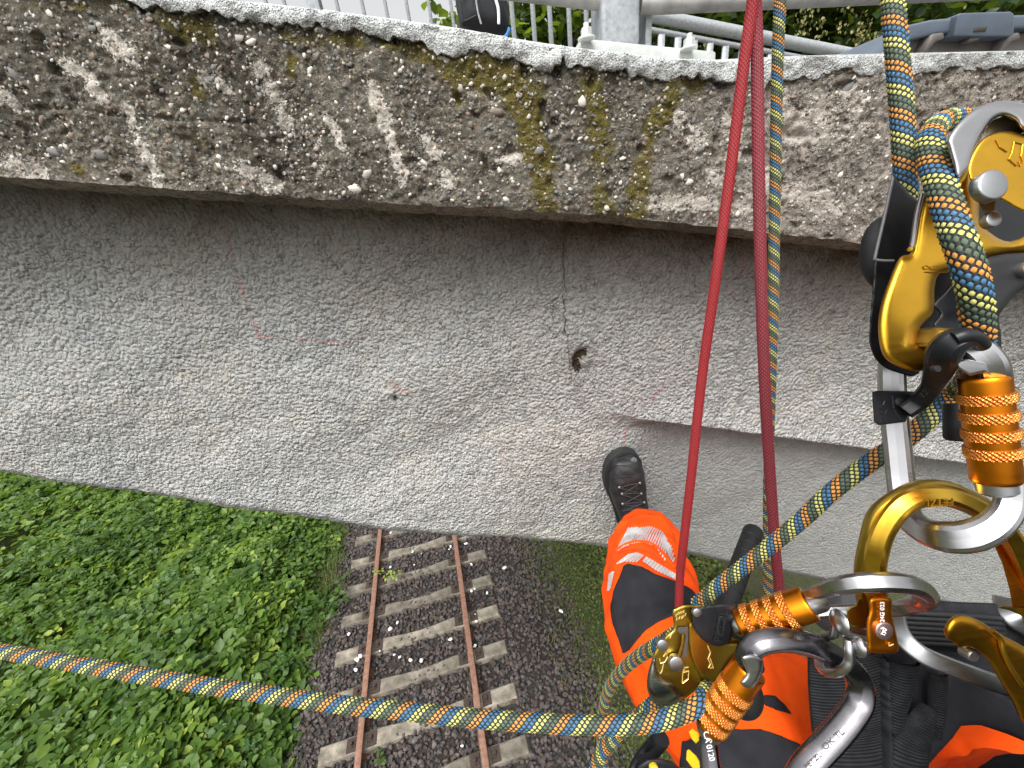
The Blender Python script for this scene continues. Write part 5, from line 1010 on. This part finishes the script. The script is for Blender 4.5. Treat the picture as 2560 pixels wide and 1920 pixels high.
# ---- lower carabiner
lc = empty('lower_carabiner', P(1950, 1900, .19), 'big silver carabiner with tilted orange sleeve hanging in front of the thigh', 'carabiner')
bar('carabiner_body', [(*C4(1290, 860), .186), (*C4(1240, 780), .184), (*C4(1300, 680), .182), (*C4(1430, 640), .181), (*C4(1580, 640), .181), (*C4(1750, 680), .182), (*C5(430, 690), .184), (*C5(560, 790), .185), (*C5(650, 920), .185), (*C5(650, 1080), .184), (*C5(560, 1230), .182), (*C5(420, 1400), .18), (*C5(200, 1640), .178), (1960, 2000, .178), (1880, 2060, .18), (1800, 2010, .185), (1778, 1930, .19), (*C4(930, 1480), .193), (*C4(945, 1380), .193)], .0132, .0115, lc, M_SILVER2, per=8, scale=[.9, 1, 1.0, 1, 1, 1, 1, 1.02, 1.05, 1.08, 1.08, 1.08, 1.08, 1.08, 1, 1, .95, .85, .7])
A_, B_ = P(*C4(1258, 865), .186), P(*C4(930, 1330), .193)
sleeve(A_, B_, .0097, lc, [.36, .53, .70, .87], bw=.12)
pillow('gate_nose', [C4(1190, 790), C4(1215, 755), C4(1290, 750), C4(1365, 800), C4(1360, 900), C4(1300, 1010), C4(1240, 1025), C4(1180, 980), C4(1230, 900)], .176, .009, .003, lc, M_SILVER)
lathe('gate_end', P(*C4(975, 1290), .1915), P(*C4(910, 1390), .193), [(0, .0075), (.8, .0075), (1, .006)], lc, M_STEEL, 18)
text('mark_text', 'OK TL', P(*C5(425, 1415), .1735), pvec(C5(340, 1490), C5(520, 1330), .174), pvec(C5(430, 1440), C5(400, 1400), .174), .0042, lc, M_GREYMARK)
text('mark_text', 'PETZL', P(*C5(250, 1600), .1725), pvec(C5(200, 1650), C5(300, 1560), .174), pvec(C5(260, 1630), C5(230, 1590), .174), .0034, lc, M_GREYMARK)
text('mark_text', 'UK', P(*C4(955, 1420), .187), pvec(C4(950, 1390), C4(962, 1460), .19), pvec(C4(930, 1420), C4(980, 1412), .19), .0034, lc, M_WMARK)
text('mark_text', 'CA 0120', P(*C4(932, 1485), .1868), pvec(C4(915, 1400), C4(955, 1580), .19), pvec(C4(915, 1490), C4(965, 1480), .19), .0040, lc, M_WMARK)

# ---- swivel shackle
sw = empty('swivel_shackle', P(2120, 1600, .19), 'small polished steel swivel clipped round the carabiner bend', 'shackle')
lathe('barrel', P(*C5(470, 420), .178), P(*C5(680, 470), .176), [(0, .0055), (.05, .0065), (.95, .0065), (1, .0055)], sw, M_SILVER, 20)
for (a, b_, r_) in ((480, 395, 42), (625, 590, 55)): lathe('pivot_ball', P(*C5(a - r_, b_), .174), P(*C5(a + r_, b_), .174), [(0, .001), (.12, .0042), (.3, .0062), (.5, .0068), (.7, .0062), (.88, .0042), (1, .001)], sw, M_SILVER, 18)
bar('fork', [(*C5(560, 560), .174), (*C5(560, 640), .173), (*C5(565, 720), .173), (*C5(530, 790), .174), (*C5(450, 835), .178), (*C5(360, 830), .186), (*C5(310, 780), .194), (*C5(300, 720), .198)], .0052, .0052, sw, M_SILVER, groove=False)
bar('fork', [(*C5(680, 470), .176), (*C5(700, 580), .175), (*C5(690, 640), .176)], .0065, .006, sw, M_SILVER, groove=False)
bar('fork', [(*C5(450, 420), .178), (*C5(430, 500), .18), (*C5(350, 520), .186)], .005, .005, sw, M_SILVER, groove=False)
P = P0
# ================================================================== PERSON
t = NT('hivis_orange_cloth'); n = t.noise(700, 2, vec=t.map((1, 1, 1))); f_ = t.noise(8, 4)
t.base(t.ramp(f_, [(.3, (0.84, 0.070, 0.003)), (.7, (0.92, 0.095, 0.005))]), .85, spec=.15); t.bump(n, .5, .0008); M_HIVIS = t.m
t = NT('black_work_cloth'); t.base(t.ramp(t.noise(20, 5), [(.3, (.009, .009, .012)), (.7, (.024, .024, .029))]), .85, spec=.25); t.bump(t.noise(500, 3), .3, .0006); M_BCLOTH = t.m
t = NT('reflective_tape'); t.base(t.ramp(t.noise(300, 3), [(.3, (.55, .52, .52)), (.7, (.78, .74, .74))]), .4, .25); M_TAPE = t.m
t = NT('black_boot_leather'); sc_n = t.noise(38, 6, .65); t.base(t.ramp(sc_n, [(.35, (.010, .010, .011)), (.6, (.022, .023, .025)), (.78, (.06, .063, .066))]), t.ramp(sc_n, [(.3, .42), (.7, .62)]), spec=.4); t.bump(t.noise(160, 5, .65), .35, .0018); M_LEATHER = t.m
M_SOLE = plain('black_rubber_sole', (0.02, 0.02, 0.021), .75, var=.3, scale=60, bump=.4, bscale=200, bdist=.001)
def remesh(bm, voxel, name):
    me = bpy.data.meshes.new(name); bm.to_mesh(me); bm.free(); ob = bpy.data.objects.new(name, me); col.objects.link(ob)
    md = ob.modifiers.new('r', 'REMESH'); md.mode = 'VOXEL'; md.voxel_size = voxel
    ms = ob.modifiers.new('s', 'SMOOTH'); ms.factor = .5; ms.iterations = 6
    dg = bpy.context.evaluated_depsgraph_get(); me2 = bpy.data.meshes.new_from_object(ob.evaluated_get(dg)); bpy.data.objects.remove(ob); me2.name = name; return me2
def loft(bm, pts, radii, n=24, flat=None, up=None):
    T, N, B = frames(pts, up=up); rows = []
    for i, p in enumerate(pts):
        r_ = radii[i]; rx, ry = (r_, r_) if np.isscalar(r_) else r_
        rows.append([bm.verts.new(p + rx * math.cos(2 * math.pi * k / n) * N[i] + ry * math.sin(2 * math.pi * k / n) * B[i]) for k in range(n)])
    for a, b_ in zip(rows[:-1], rows[1:]):
        for k in range(n): bm.faces.new((a[k], a[(k + 1) % n], b_[(k + 1) % n], b_[k]))
    bm.faces.new(rows[0][::-1]); bm.faces.new(rows[-1])
person = empty('person', P(2200, 2100, .45), 'rope worker in orange trousers with black knee panel bracing one boot on the wall', 'person')
toe = on_y(1562, 1146, YW - .045)
Ld = np.array([-.13, -.10, 1.0]); Ld /= np.linalg.norm(Ld); Ud = np.array([.04, -1.0, -.05]); Ud -= (Ud @ Ld) * Ld; Ud /= np.linalg.norm(Ud); Wd = np.cross(Ld, Ud)
yw_ = wall_y(toe[0], toe[2] - .1)
BO = lambda l, u, w_: toe + np.array([0, .035, 0]) - l * Ld + u * Ud + w_ * Wd
ankle = BO(.225, .14, 0)
hem = P(1622, 1345, .965); knee = P(1624, 1490, .70)
leg_pts = catmull([BO(.232, .10, 0), ankle, hem, P(1612, 1400, .86), knee, P(1660, 1600, .62), P(1780, 1730, .55), P(1960, 1850, .54), P(2180, 2010, .58)], 6)
leg_r = np.interp(np.linspace(0, 8, len(leg_pts)), range(9), [.045, .05, .060, .074, .080, .084, .092, .098, .11])
bm = bmesh.new(); loft(bm, leg_pts[8:], leg_r[8:], 28)
loft(bm, catmull([P(2100, 1960, .50), P(2250, 2050, .58), P(2450, 2080, .60)], 6), [.10] * 13, 24)
loft(bm, catmull([P(2300, 2080, .60), P(2480, 2010, .57), P(2680, 1960, .58), P(2760, 1880, .76)], 6), np.interp(np.arange(19), [0, 9, 18], [.10, .098, .08]), 24)
loft(bm, catmull([P(2330, 2110, .60), (.43, .04, 5.33), (.43, -.04, 5.50), (.42, -.13, 5.62), (.41, -.17, 5.69), (.405, -.18, 5.75)], 5), [(a_, b2) for a_, b2 in zip(np.interp(np.arange(26), [0, 5, 10, 15, 20, 25], [.09, .11, .115, .105, .08, .055]), np.interp(np.arange(26), [0, 5, 10, 15, 20, 25], [.10, .135, .155, .17, .12, .06]))], 28, up=(0, 1, 0))  # unseen torso, added to shade the gear and tint its reflections
me = remesh(bm, .0075, 'trousers')
V = np.zeros(len(me.vertices) * 3, np.float32); me.vertices.foreach_get('co', V); V = V.reshape(-1, 3).astype(float)
Nn = np.zeros(len(V) * 3, np.float32); me.vertices.foreach_get('normal', Nn); Nn = Nn.reshape(-1, 3)
dk_ = np.linalg.norm(V - knee, axis=1); dh_ = np.linalg.norm(V - hem, axis=1)
folds = fbm(V * np.array([1, 1, 1]), 14, 4, 501) * .010 + np.abs(fbm(V @ np.array([[.6, 0, .8], [0, 1, 0], [-.8, 0, .6]]) * np.array([1, .35, 1]), 26, 2, 509)) * .007 + np.sin((V @ DN) * 95 + 5 * fbm(V, 9, 2, 505)) * .0035 * np.exp(-(dh_ / .13) ** 2) + np.abs(fbm(V, 11, 2, 507)) * .008
V += Nn * folds[:, None] * 1.45; me.vertices.foreach_set('co', V.astype(np.float32).ravel()); me.update()
me.polygons.foreach_set('use_smooth', [True] * len(me.polygons))
body = link('trousers', me, person, [M_HIVIS, M_BCLOTH])
for p_ in me.polygons:
    if p_.center.z > 5.30 and p_.center.y < .19 and p_.center.x > .2: p_.material_index = 1      # unseen torso coloured as a dark jacket to darken metal reflections
def in_poly(p, poly):
    x_, y_ = p[:, 0], p[:, 1]; r_ = np.zeros(len(p), bool); poly = np.asarray(poly); j = len(poly) - 1
    for i in range(len(poly)):
        xi, yi = poly[i]; xj, yj = poly[j]; r_ ^= ((yi > y_) != (yj > y_)) & (x_ < (xj - xi) * (y_ - yi) / (yj - yi + 1e-9) + xi); j = i
    return r_
from mathutils.bvhtree import BVHTree
bvh = BVHTree.FromPolygons([v_.co for v_ in me.vertices], [p_.vertices[:] for p_ in me.polygons])
def hit(px, off=0.0):
    loc, nr_, _, d = bvh.ray_cast(Vector(CAM), Vector(ray(*px)).normalized())
    if loc is None: return None
    return np.array(loc + nr_ * off)
def panel(name, poly, m, off=.0022, step=7, thick=True, parent=None):
    """cloth panel sewn on the trousers: grid over the outline, laid on the trouser surface"""
    poly = np.array(poly); x0, y0 = poly.min(0); x1, y1 = poly.max(0); nx, ny = int((x1 - x0) / step) + 2, int((y1 - y0) / step) + 2
    gxp, gyp = np.meshgrid(np.linspace(x0, x1, nx), np.linspace(y0, y1, ny), indexing='ij'); pts = np.stack([gxp.ravel(), gyp.ravel()], 1)
    ins = in_poly(pts, poly); V_ = []; idx = -np.ones(len(pts), int)
    # pull near-outside grid points onto the outline so that the border is clean
    out = pts.copy()
    for k in np.where(~ins)[0]:
        best = None
        for a, b_ in zip(poly, np.roll(poly, -1, 0)):
            d = b_ - a; t_ = np.clip(((pts[k] - a) @ d) / (d @ d + 1e-9), 0, 1); q_ = a + t_ * d; e_ = np.linalg.norm(q_ - pts[k])
            if best is None or e_ < best[0]: best = (e_, q_)
        if best[0] < step * 1.2: out[k] = best[1]; ins[k] = True
    for k in np.where(ins)[0]:
        h_ = hit(out[k], off)
        if h_ is not None: idx[k] = len(V_); V_.append(h_)
    fs = []
    for i in range(nx - 1):
        for j in range(ny - 1):
            q_ = [idx[i * ny + j], idx[(i + 1) * ny + j], idx[(i + 1) * ny + j + 1], idx[i * ny + j + 1]]
            if min(q_) >= 0:
                pv = [V_[a] for a in q_]
                if max(np.linalg.norm(pv[a] - pv[a - 1]) for a in range(4)) < .035: fs.append(tuple(q_))
    o = mesh(name, np.array(V_), fs, parent or body, m, sm=True)
    if thick:
        md = o.modifiers.new('thickness', 'SOLIDIFY'); md.thickness = .0016; md.offset = 1
    return o
panel('knee_panel', [C6(400, 1120), C6(520, 1150), C6(640, 1215), C6(760, 1260), C6(880, 1300), C6(970, 1360), C6(1080, 1500), C4(860, 330), C4(760, 420), C4(640, 450), C4(540, 490), C4(430, 560), C4(360, 640), C4(300, 720), C4(255, 745), C4(220, 640), C4(170, 500), C4(155, 380), C4(180, 240), C4(230, 120), C4(260, 50)], M_BCLOTH)
panel('thigh_panel', [C4(1060, 1340), C4(1200, 1350), C4(1340, 1345), C4(1500, 1400), C4(1680, 1480), C4(1900, 1720), C4(700, 1720), C4(720, 1450), C4(900, 1400)], M_BCLOTH)
panel('dark_thigh_patch', [C4(1340, 1100), C4(1380, 1080), C4(1450, 1090), C4(1520, 1150), C4(1580, 1228), C4(1480, 1200), C4(1380, 1160)], M_BCLOTH)  # small dark patch laid on the thigh
# reflective bands: rows of slanted tape bars
def tape_bar(a, b_, w_):
    a, b_ = np.array(a, float), np.array(b_, float); d = b_ - a; L = np.linalg.norm(d); n_ = np.array([-d[1], d[0]]) / L * w_ / 2; k = max(3, int(L / 6)); V_ = []
    for t_ in np.linspace(0, 1, k):
        for s_ in (-1, 1):
            h_ = hit(a + d * t_ + s_ * n_, .0022)
            if h_ is None: return
            V_.append(h_)
    fs = [(2 * i, 2 * i + 1, 2 * i + 3, 2 * i + 2) for i in range(k - 1)]; mesh('reflective_bar', np.array(V_), fs, body, M_TAPE, sm=True)
def band(top, bot, n_, w_, slant):
    T_ = lambda pts, u: np.array([np.interp(u, np.linspace(0, 1, len(pts)), np.array(pts)[:, k]) for k in (0, 1)])
    for i in range(n_):
        u = (i + .5) / n_; tape_bar(T_(top, np.clip(u + slant, 0, 1)), T_(bot, np.clip(u, 0, 1)), w_)
band([C6(400, 800), C6(470, 795), C6(500, 800)], [C6(300, 1010), C6(350, 975), C6(400, 955)], 5, 7.0, 0.0)
band([C6(510, 795), C6(600, 785), C6(700, 830), C6(745, 900)], [C6(420, 945), C6(530, 930), C6(640, 970), C6(735, 1110)], 15, 3.6, 0.0)
band([C6(745, 920), C6(780, 960), C6(815, 1090)], [C6(740, 1000), C6(760, 1060), C6(800, 1115)], 6, 4.2, 0.0)
band([C6(400, 1040), C6(480, 1025), C6(540, 1050)], [C6(290, 1130), C6(360, 1105), C6(480, 1110)], 9, 3.0, 0.0)
band([C6(560, 1060), C6(680, 1130), C6(800, 1200), C6(900, 1260)], [C6(520, 1100), C6(640, 1180), C6(760, 1240), C6(880, 1290)], 14, 7.0, 0.0)
band([C6(240, 1210), C6(275, 1190)], [C6(225, 1370), C6(245, 1330)], 3, 6.0, 0.0)
# seam lines of the double hem
def seam(pts, m, r_=.0016):
    q_ = [hit(a, .0015) for a in catmull([(*p, 0) for p in pts], 6)[:, :2]]; q_ = [a for a in q_ if a is not None]
    if len(q_) > 3: tube('hem_fold', np.array(q_), r_, body, m, n=8)
seam([C6(295, 1010), C6(360, 960), C6(460, 925), C6(560, 930), C6(640, 965), C6(720, 1040), C6(770, 1110), C6(820, 1160)], M_HIVIS, .0035)
seam([C6(285, 1030), C6(380, 1000), C6(500, 990), C6(620, 1030), C6(720, 1110)], plain('shaded_seam', (.55, .04, .005), .8), .0012)
# boot
bm = bmesh.new(); st = [(.004, .024, .030, .020), (.02, .03, .040, .026), (.05, .036, .049, .034), (.09, .038, .053, .037), (.13, .042, .050, .042), (.17, .050, .045, .050), (.21, .058, .041, .058), (.26, .050, .037, .048), (.292, .040, .028, .035), (.30, .034, .014, .02)]
rows = []
for l, uc, hw_, hu in st:
    row = []
    for k in range(20):
        a = 2 * math.pi * k / 20; ca, sa = math.cos(a), math.sin(a); row.append(bm.verts.new(BO(l, max(.012, uc + hu * math.copysign(abs(sa) ** .8, sa)), hw_ * .93 * math.copysign(abs(ca) ** .8, ca) - .006 * math.exp(-((l - .12) / .06) ** 2))))
    rows.append(row)
for a, b_ in zip(rows[:-1], rows[1:]):
    for k in range(20): bm.faces.new((a[k], a[(k + 1) % 20], b_[(k + 1) % 20], b_[k]))
bm.faces.new(rows[0][::-1]); bm.faces.new(rows[-1])
loft(bm, catmull([BO(.235, .05, 0), BO(.235, .11, 0), BO(.23, .16, 0), hem * .75 + ankle * .25], 5), np.linspace(.048, .052, 16), 20)
bme = remesh(bm, .0045, 'boot'); bme.polygons.foreach_set('use_smooth', [True] * len(bme.polygons))
for v_ in bme.vertices: v_.co += v_.normal * (.0022 * mnoise.noise(v_.co * 38) + .001 * mnoise.noise(v_.co * 90))
boot = link('boot', bme, person, M_LEATHER)
bvb = BVHTree.FromPolygons([v_.co for v_ in bme.vertices], [p_.vertices[:] for p_ in bme.polygons])
def bhit(px, off=0.0):
    loc, nr_, _, d = bvb.ray_cast(Vector(CAM), Vector(ray(*px)).normalized()); return None if loc is None else np.array(loc + nr_ * off)
sol = [(-.003, .0), (.002, .022), (.016, .040), (.045, .054), (.09, .058), (.13, .055), (.17, .049), (.22, .045), (.27, .043), (.295, .034), (.306, .0)]
outl = [(l, w_) for l, w_ in sol] + [(l, -w_) for l, w_ in sol[-2:0:-1]]
bm = bmesh.new(); fa = bm.faces.new([bm.verts.new(BO(l, .016, w_ * .94 - .006 * math.exp(-((l - .12) / .06) ** 2))) for l, w_ in outl]); r_ = bmesh.ops.extrude_face_region(bm, geom=[fa])
bmesh.ops.translate(bm, vec=Vector(-Ud * .03), verts=[v_ for v_ in r_['geom'] if isinstance(v_, bmesh.types.BMVert)]); bmesh.ops.recalc_face_normals(bm, faces=bm.faces)
bmesh.ops.bevel(bm, geom=[e_ for e_ in bm.edges if any(len(f2.verts) > 4 for f2 in e_.link_faces)], offset=.003, segments=2, affect='EDGES'); so_ = from_bm('sole', bm, boot, M_SOLE); autosmooth(so_, 50)
def lace(pts, r_=.0019, m=None):
    q_ = [bhit(a, .0015) for a in catmull([(*p, 0) for p in pts], 5)[:, :2]]; q_ = [a for a in q_ if a is not None]
    if len(q_) > 2: tube('lace', np.array(q_), r_, boot, m or M_BLACE, n=7)
M_BLACE = plain('black_lace', (.022, .022, .024), .8, var=.4, scale=600)
Ls, Rs = [(322, 428), (345, 487), (350, 577), (352, 640)], [(503, 388), (515, 485), (540, 565), (560, 620)]
for i in range(4):
    lace([C6(*Ls[i]), C6((Ls[i][0] + Rs[i][0]) / 2, (Ls[i][1] + Rs[i][1]) / 2 - 6), C6(*Rs[i])])
    if i: lace([C6(*Ls[i]), C6(*Rs[i - 1])]); lace([C6(*Rs[i]), C6(*Ls[i - 1])])
M_EYE = metal('eyelet_steel', (.2, .2, .21), .4)
for a in Ls[:3] + Rs[:3]:
    h_ = bhit(C6(*a), .001)
    if h_ is not None: lathe('eyelet', h_ + FW * .003, h_ - FW * .004, [(0, .0045), (.7, .0045), (1, .002)], boot, M_EYE, 10)
lace([C6(200, 430), C6(215, 330), C6(270, 230), C6(350, 165), C6(430, 150), C6(490, 200)], .0012, M_SOLE); lace([C6(230, 350), C6(330, 330), C6(430, 330), C6(530, 380)], .0013, M_SOLE); lace([C6(300, 430), C6(310, 520), C6(330, 640)], .0013, M_SOLE); lace([C6(255, 235), C6(340, 230), C6(430, 240), C6(500, 290)], .0010, M_SOLE)
h_ = bhit(C6(450, 185), .0008)
if h_ is not None: lathe('scuff_patch', h_ + FW * .004, h_ - FW * .0008, [(0, .008), (.8, .008), (1, .005)], boot, plain('scuffed_leather', (.09, .095, .1), .6, var=.3, scale=200), 12)
# cuff between boot and trousers
sweep('sock_cuff', catmull([BO(.215, .155, 0), ankle * .35 + hem * .65, hem * .9 + knee * .1], 5), circle(1, 24), person, M_BCLOTH, scale=np.interp(np.arange(11), [0, 3, 10], [.050, .056, .056]))

# ================================================================== HARNESS AND SMALL GEAR
t = NT('ribbed_webbing'); wv = t.n('ShaderNodeTexWave'); wv.inputs['Scale'].default_value = 1.0; wv.wave_type = 'BANDS'; wv.bands_direction = 'Y'
t.l(t.attr('rib'), t.out.inputs[2]) if False else None
rb = t.attr('rib'); sn = t.math('SINE', t.math('MULTIPLY', rb, 6.2832)); t.base(t.ramp(t.noise(90, 4), [(.3, (.007, .0075, .009)), (.7, (.019, .020, .023))]), .8, spec=.25)
t.bump(t.math('ADD', t.math('MULTIPLY', sn, .5), t.math('MULTIPLY', t.noise(800, 2), .3)), .9, .0012); M_WEB = t.m
P = PG
har = empty('climbing_harness', P(2240, 1700, .3), 'black webbing harness with ribbed belt and leg loop over orange trousers', 'harness')
def strap(name, pxs, wpx, parent, ribs=90, thick=.003, m=None, per=8):
    """flat webbing: centre line in pixels with depth, width in pixels"""
    q_ = catmull([P(*a) for a in pxs], per); n_ = len(q_); T, _, _ = frames(q_); wz = np.interp(np.linspace(0, 1, n_), np.linspace(0, 1, len(pxs)), [a[2] for a in pxs])
    S_ = np.cross(T, FW); S_ /= np.linalg.norm(S_, axis=1)[:, None]; Nr = np.cross(S_, T); Nr *= -np.sign(Nr @ FW)[:, None]
    cols_ = np.linspace(-1, 1, 9); hw_ = (np.interp(np.linspace(0, 1, n_), np.linspace(0, 1, len(wpx)), wpx) if hasattr(wpx, '__len__') else np.full(n_, wpx)) * wz * GZ / F / 2
    top = q_[:, None] + S_[:, None] * (cols_[None, :, None] * hw_[:, None, None]) + Nr[:, None] * (thick * (1 - .5 * np.abs(cols_) ** 6) - .004 * cols_ ** 2)[None, :, None]
    btm = top - Nr[:, None] * thick
    ring_ = np.concatenate([top, btm[:, ::-1]], 1); m_ = ring_.shape[1]; fs = [(i * m_ + j, i * m_ + (j + 1) % m_, (i + 1) * m_ + (j + 1) % m_, (i + 1) * m_ + j) for i in range(n_ - 1) for j in range(m_)]
    o = mesh(name, ring_.reshape(-1, 3), fs, parent, m or M_WEB, sm=False); autosmooth(o, 60)
    attr(o, 'rib', np.repeat(np.linspace(0, ribs, n_), m_)); return o
plate('pad', [C5(250, 700), C5(930, 560), C5(1500, 700), C5(1850, 990), C5(2200, 1250), C5(2200, 1480), C5(1950, 1370), C5(1700, 1285), C5(1530, 1290), C5(1460, 1400), C5(1330, 1540), C5(1180, 1720), C5(260, 1720), C5(300, 1250)], .310, .03, har, M_BCLOTH, .006, 4)
plate('waist_pad', [C5(900, 380), C5(1300, 330), C5(1900, 330), C5(2400, 420), C5(2400, 1250), C5(1900, 1080), C5(1500, 900), C5(1000, 740)], .325, .02, har, M_BCLOTH, .004, 3)
strap('leg_loop', [(*C5(560, 690), .285), (*C5(570, 950), .287), (*C5(590, 1250), .288), (*C5(610, 1500), .288), (*C5(620, 1900), .288)], [185, 190, 188, 185, 180], har, 46)
strap('leg_loop_edge', [(*C5(880, 720), .283), (*C5(890, 1000), .284), (*C5(905, 1300), .284), (*C5(920, 1900), .284)], 14, har, 10)
strap('cross_strap', [(*C5(1080, 760), .288), (*C5(1050, 950), .290), (*C5(1000, 1150), .292), (*C5(950, 1350), .293)], [70, 66, 56, 40], har, 26)
strap('lower_strap', [(*C5(1290, 1150), .290), (*C5(1200, 1350), .289), (*C5(1120, 1550), .289), (*C5(1060, 1900), .289)], [30, 80, 100, 110], har, 30)
strap('side_strap', [(*C5(1360, 850), .296), (*C5(1360, 1100), .298), (*C5(1330, 1400), .30)], [45, 40, 30], har, 30)
strap('belt', [(*C5(880, 400), .30), (*C5(1050, 420), .262), (*C5(1300, 450), .258), (*C5(1600, 470), .258), (*C5(1900, 490), .262), (*C5(2200, 540), .275)], [110, 118, 120, 124, 128, 120], har, 0)
for k in range(7):
    yv = 330 + 42 * k
    bar('belt_rib', [(*C5(1000 + 8 * k, yv - 15), .2585), (*C5(1300, yv), .2545), (*C5(1600, yv + 15), .2545), (*C5(1900, yv + 40), .258)], .0042, .003, har, M_RUB, groove=False, per=5)
DR = [(*C5(960, 330), .262), (*C5(985, 450), .252), (*C5(1060, 570), .245), (*C5(1200, 680), .24), (*C5(1400, 770), .237), (*C5(1620, 850), .236), (*C5(1850, 930), .238), (*C5(2150, 1000), .243), (*C5(2400, 900), .25), (*C5(2350, 650), .255), (*C5(2150, 480), .256), (*C5(2000, 390), .256), (*C5(1930, 310), .26), (*C5(1900, 220), .27)]
sweep('ventral_ring', catmull([P(*a) for a in DR], 8), rrect(.0085, .0135, .002, 3), har, M_STEEL, up=ray(2400, 1650))
hk = empty('gold_hook', P(2480, 1640, .22), 'curved gold cam lever beside the silver harness ring', 'lever')
pillow('lever_body', [C5(1372, 470), C5(1395, 400), C5(1450, 345), C5(1540, 330), C5(1680, 375), C5(1850, 485), C5(2080, 610), C5(2300, 760), C5(2300, 1450), C5(2080, 1290), C5(1960, 1060), C5(1860, 900), C5(1760, 735), C5(1680, 655), C5(1600, 610), C5(1520, 620), C5(1450, 570), C5(1395, 530)], .205, .018, .009, hk, M_BRONZE)
bar('lever_ridge', [(*C5(1800, 470), .2040), (*C5(1870, 540), .2038), (*C5(1890, 640), .2038), (*C5(1950, 780), .2038), (*C5(2060, 950), .2040)], .003, .003, hk, M_GOLD, groove=False)
disc('lever_pin', C5(1560, 650), .216, 14, .006, hk, M_STEEL)
# hammer handle, sleeve of a strap, belt pouch
hm = empty('hammer', P(1830, 1500, .34), 'hammer with black ribbed rubber grip hanging beside the leg', 'hammer')
A_, B_ = P(1886, 1322, .36), P(1806, 1540, .30); prof = [(0, .004), (.012, .0085), (.03, .0104)]
for k in range(8): t0 = .05 + k * .105; prof += [(t0, .0108), (t0 + .085, .0108), (t0 + .09, .0100), (t0 + .1, .0100)]
prof += [(.93, .0105), (1, .0105)]; lathe('grip', A_, B_, prof, hm, M_RUB, 24, 25)
lathe('shaft', B_, P(1770, 1640, .27), [(0, .008), (1, .008)], hm, M_BLK, 16)
gt = empty('strap_keeper', P(2090, 1530, .24), 'dark grey rubber strap keeper tucked behind the swivel', 'strap')
lathe('keeper', P(*C5(330, 350), .245), P(*C5(620, 250), .225), [(0, .010), (.05, .0115), (.95, .0115), (1, .010)], gt, plain('dark_grey_rubber', (.06, .06, .064), .6), 20)
pou = empty('belt_gadget', P(1650, 1900, .3), 'round black gadget with yellow tabs dangling on the thigh', 'gadget')
M_YEL = plain('yellow_plastic', (.72, .48, .012), .45, var=.1)
plate('gadget_body', [C4(330, 1760), C4(360, 1640), C4(440, 1590), C4(540, 1580), C4(640, 1600), C4(700, 1660), C4(900, 1640), C4(960, 1760)], .30, .03, pou, M_BLK, .006, 4)
disc('yellow_button', C4(490, 1655), .299, 11, .003, pou, M_YEL)
plate('yellow_tab', [C4(755, 1520), C4(775, 1508), C4(830, 1560), C4(868, 1620), C4(860, 1680), C4(800, 1660), C4(750, 1590)], .262, .008, pou, M_YEL, .0015)
plate('yellow_tab', [C4(770, 1370), C4(800, 1345), C4(850, 1380), C4(855, 1440), C4(830, 1465), C4(795, 1430)], .255, .006, pou, M_YEL, .0012)
tube('cord', catmull([P(*C4(480, 1440), .33), P(*C4(430, 1500), .335), P(*C4(370, 1580), .335), P(*C4(320, 1680), .33), P(*C4(300, 1780), .33)], 6), .0045, pou, M_BLK, n=10)
tube('cord', catmull([P(*C4(560, 1420), .33), P(*C4(500, 1490), .335), P(*C4(440, 1560), .335), P(*C4(400, 1640), .33)], 6), .0085, pou, M_BCLOTH, n=10)
# black ball of the lower device behind the sleeve
bm = bmesh.new(); bmesh.ops.create_uvsphere(bm, u_segments=24, v_segments=14, radius=1); c = P(*C4(1210, 1080), .225)
for v_ in bm.verts: v_.co = R3 @ Vector((v_.co.x * .0135, v_.co.y * .0165, v_.co.z * .012)) + Vector(c)
from_bm('cam_cover', bm, ld, M_RUB, sm=True)
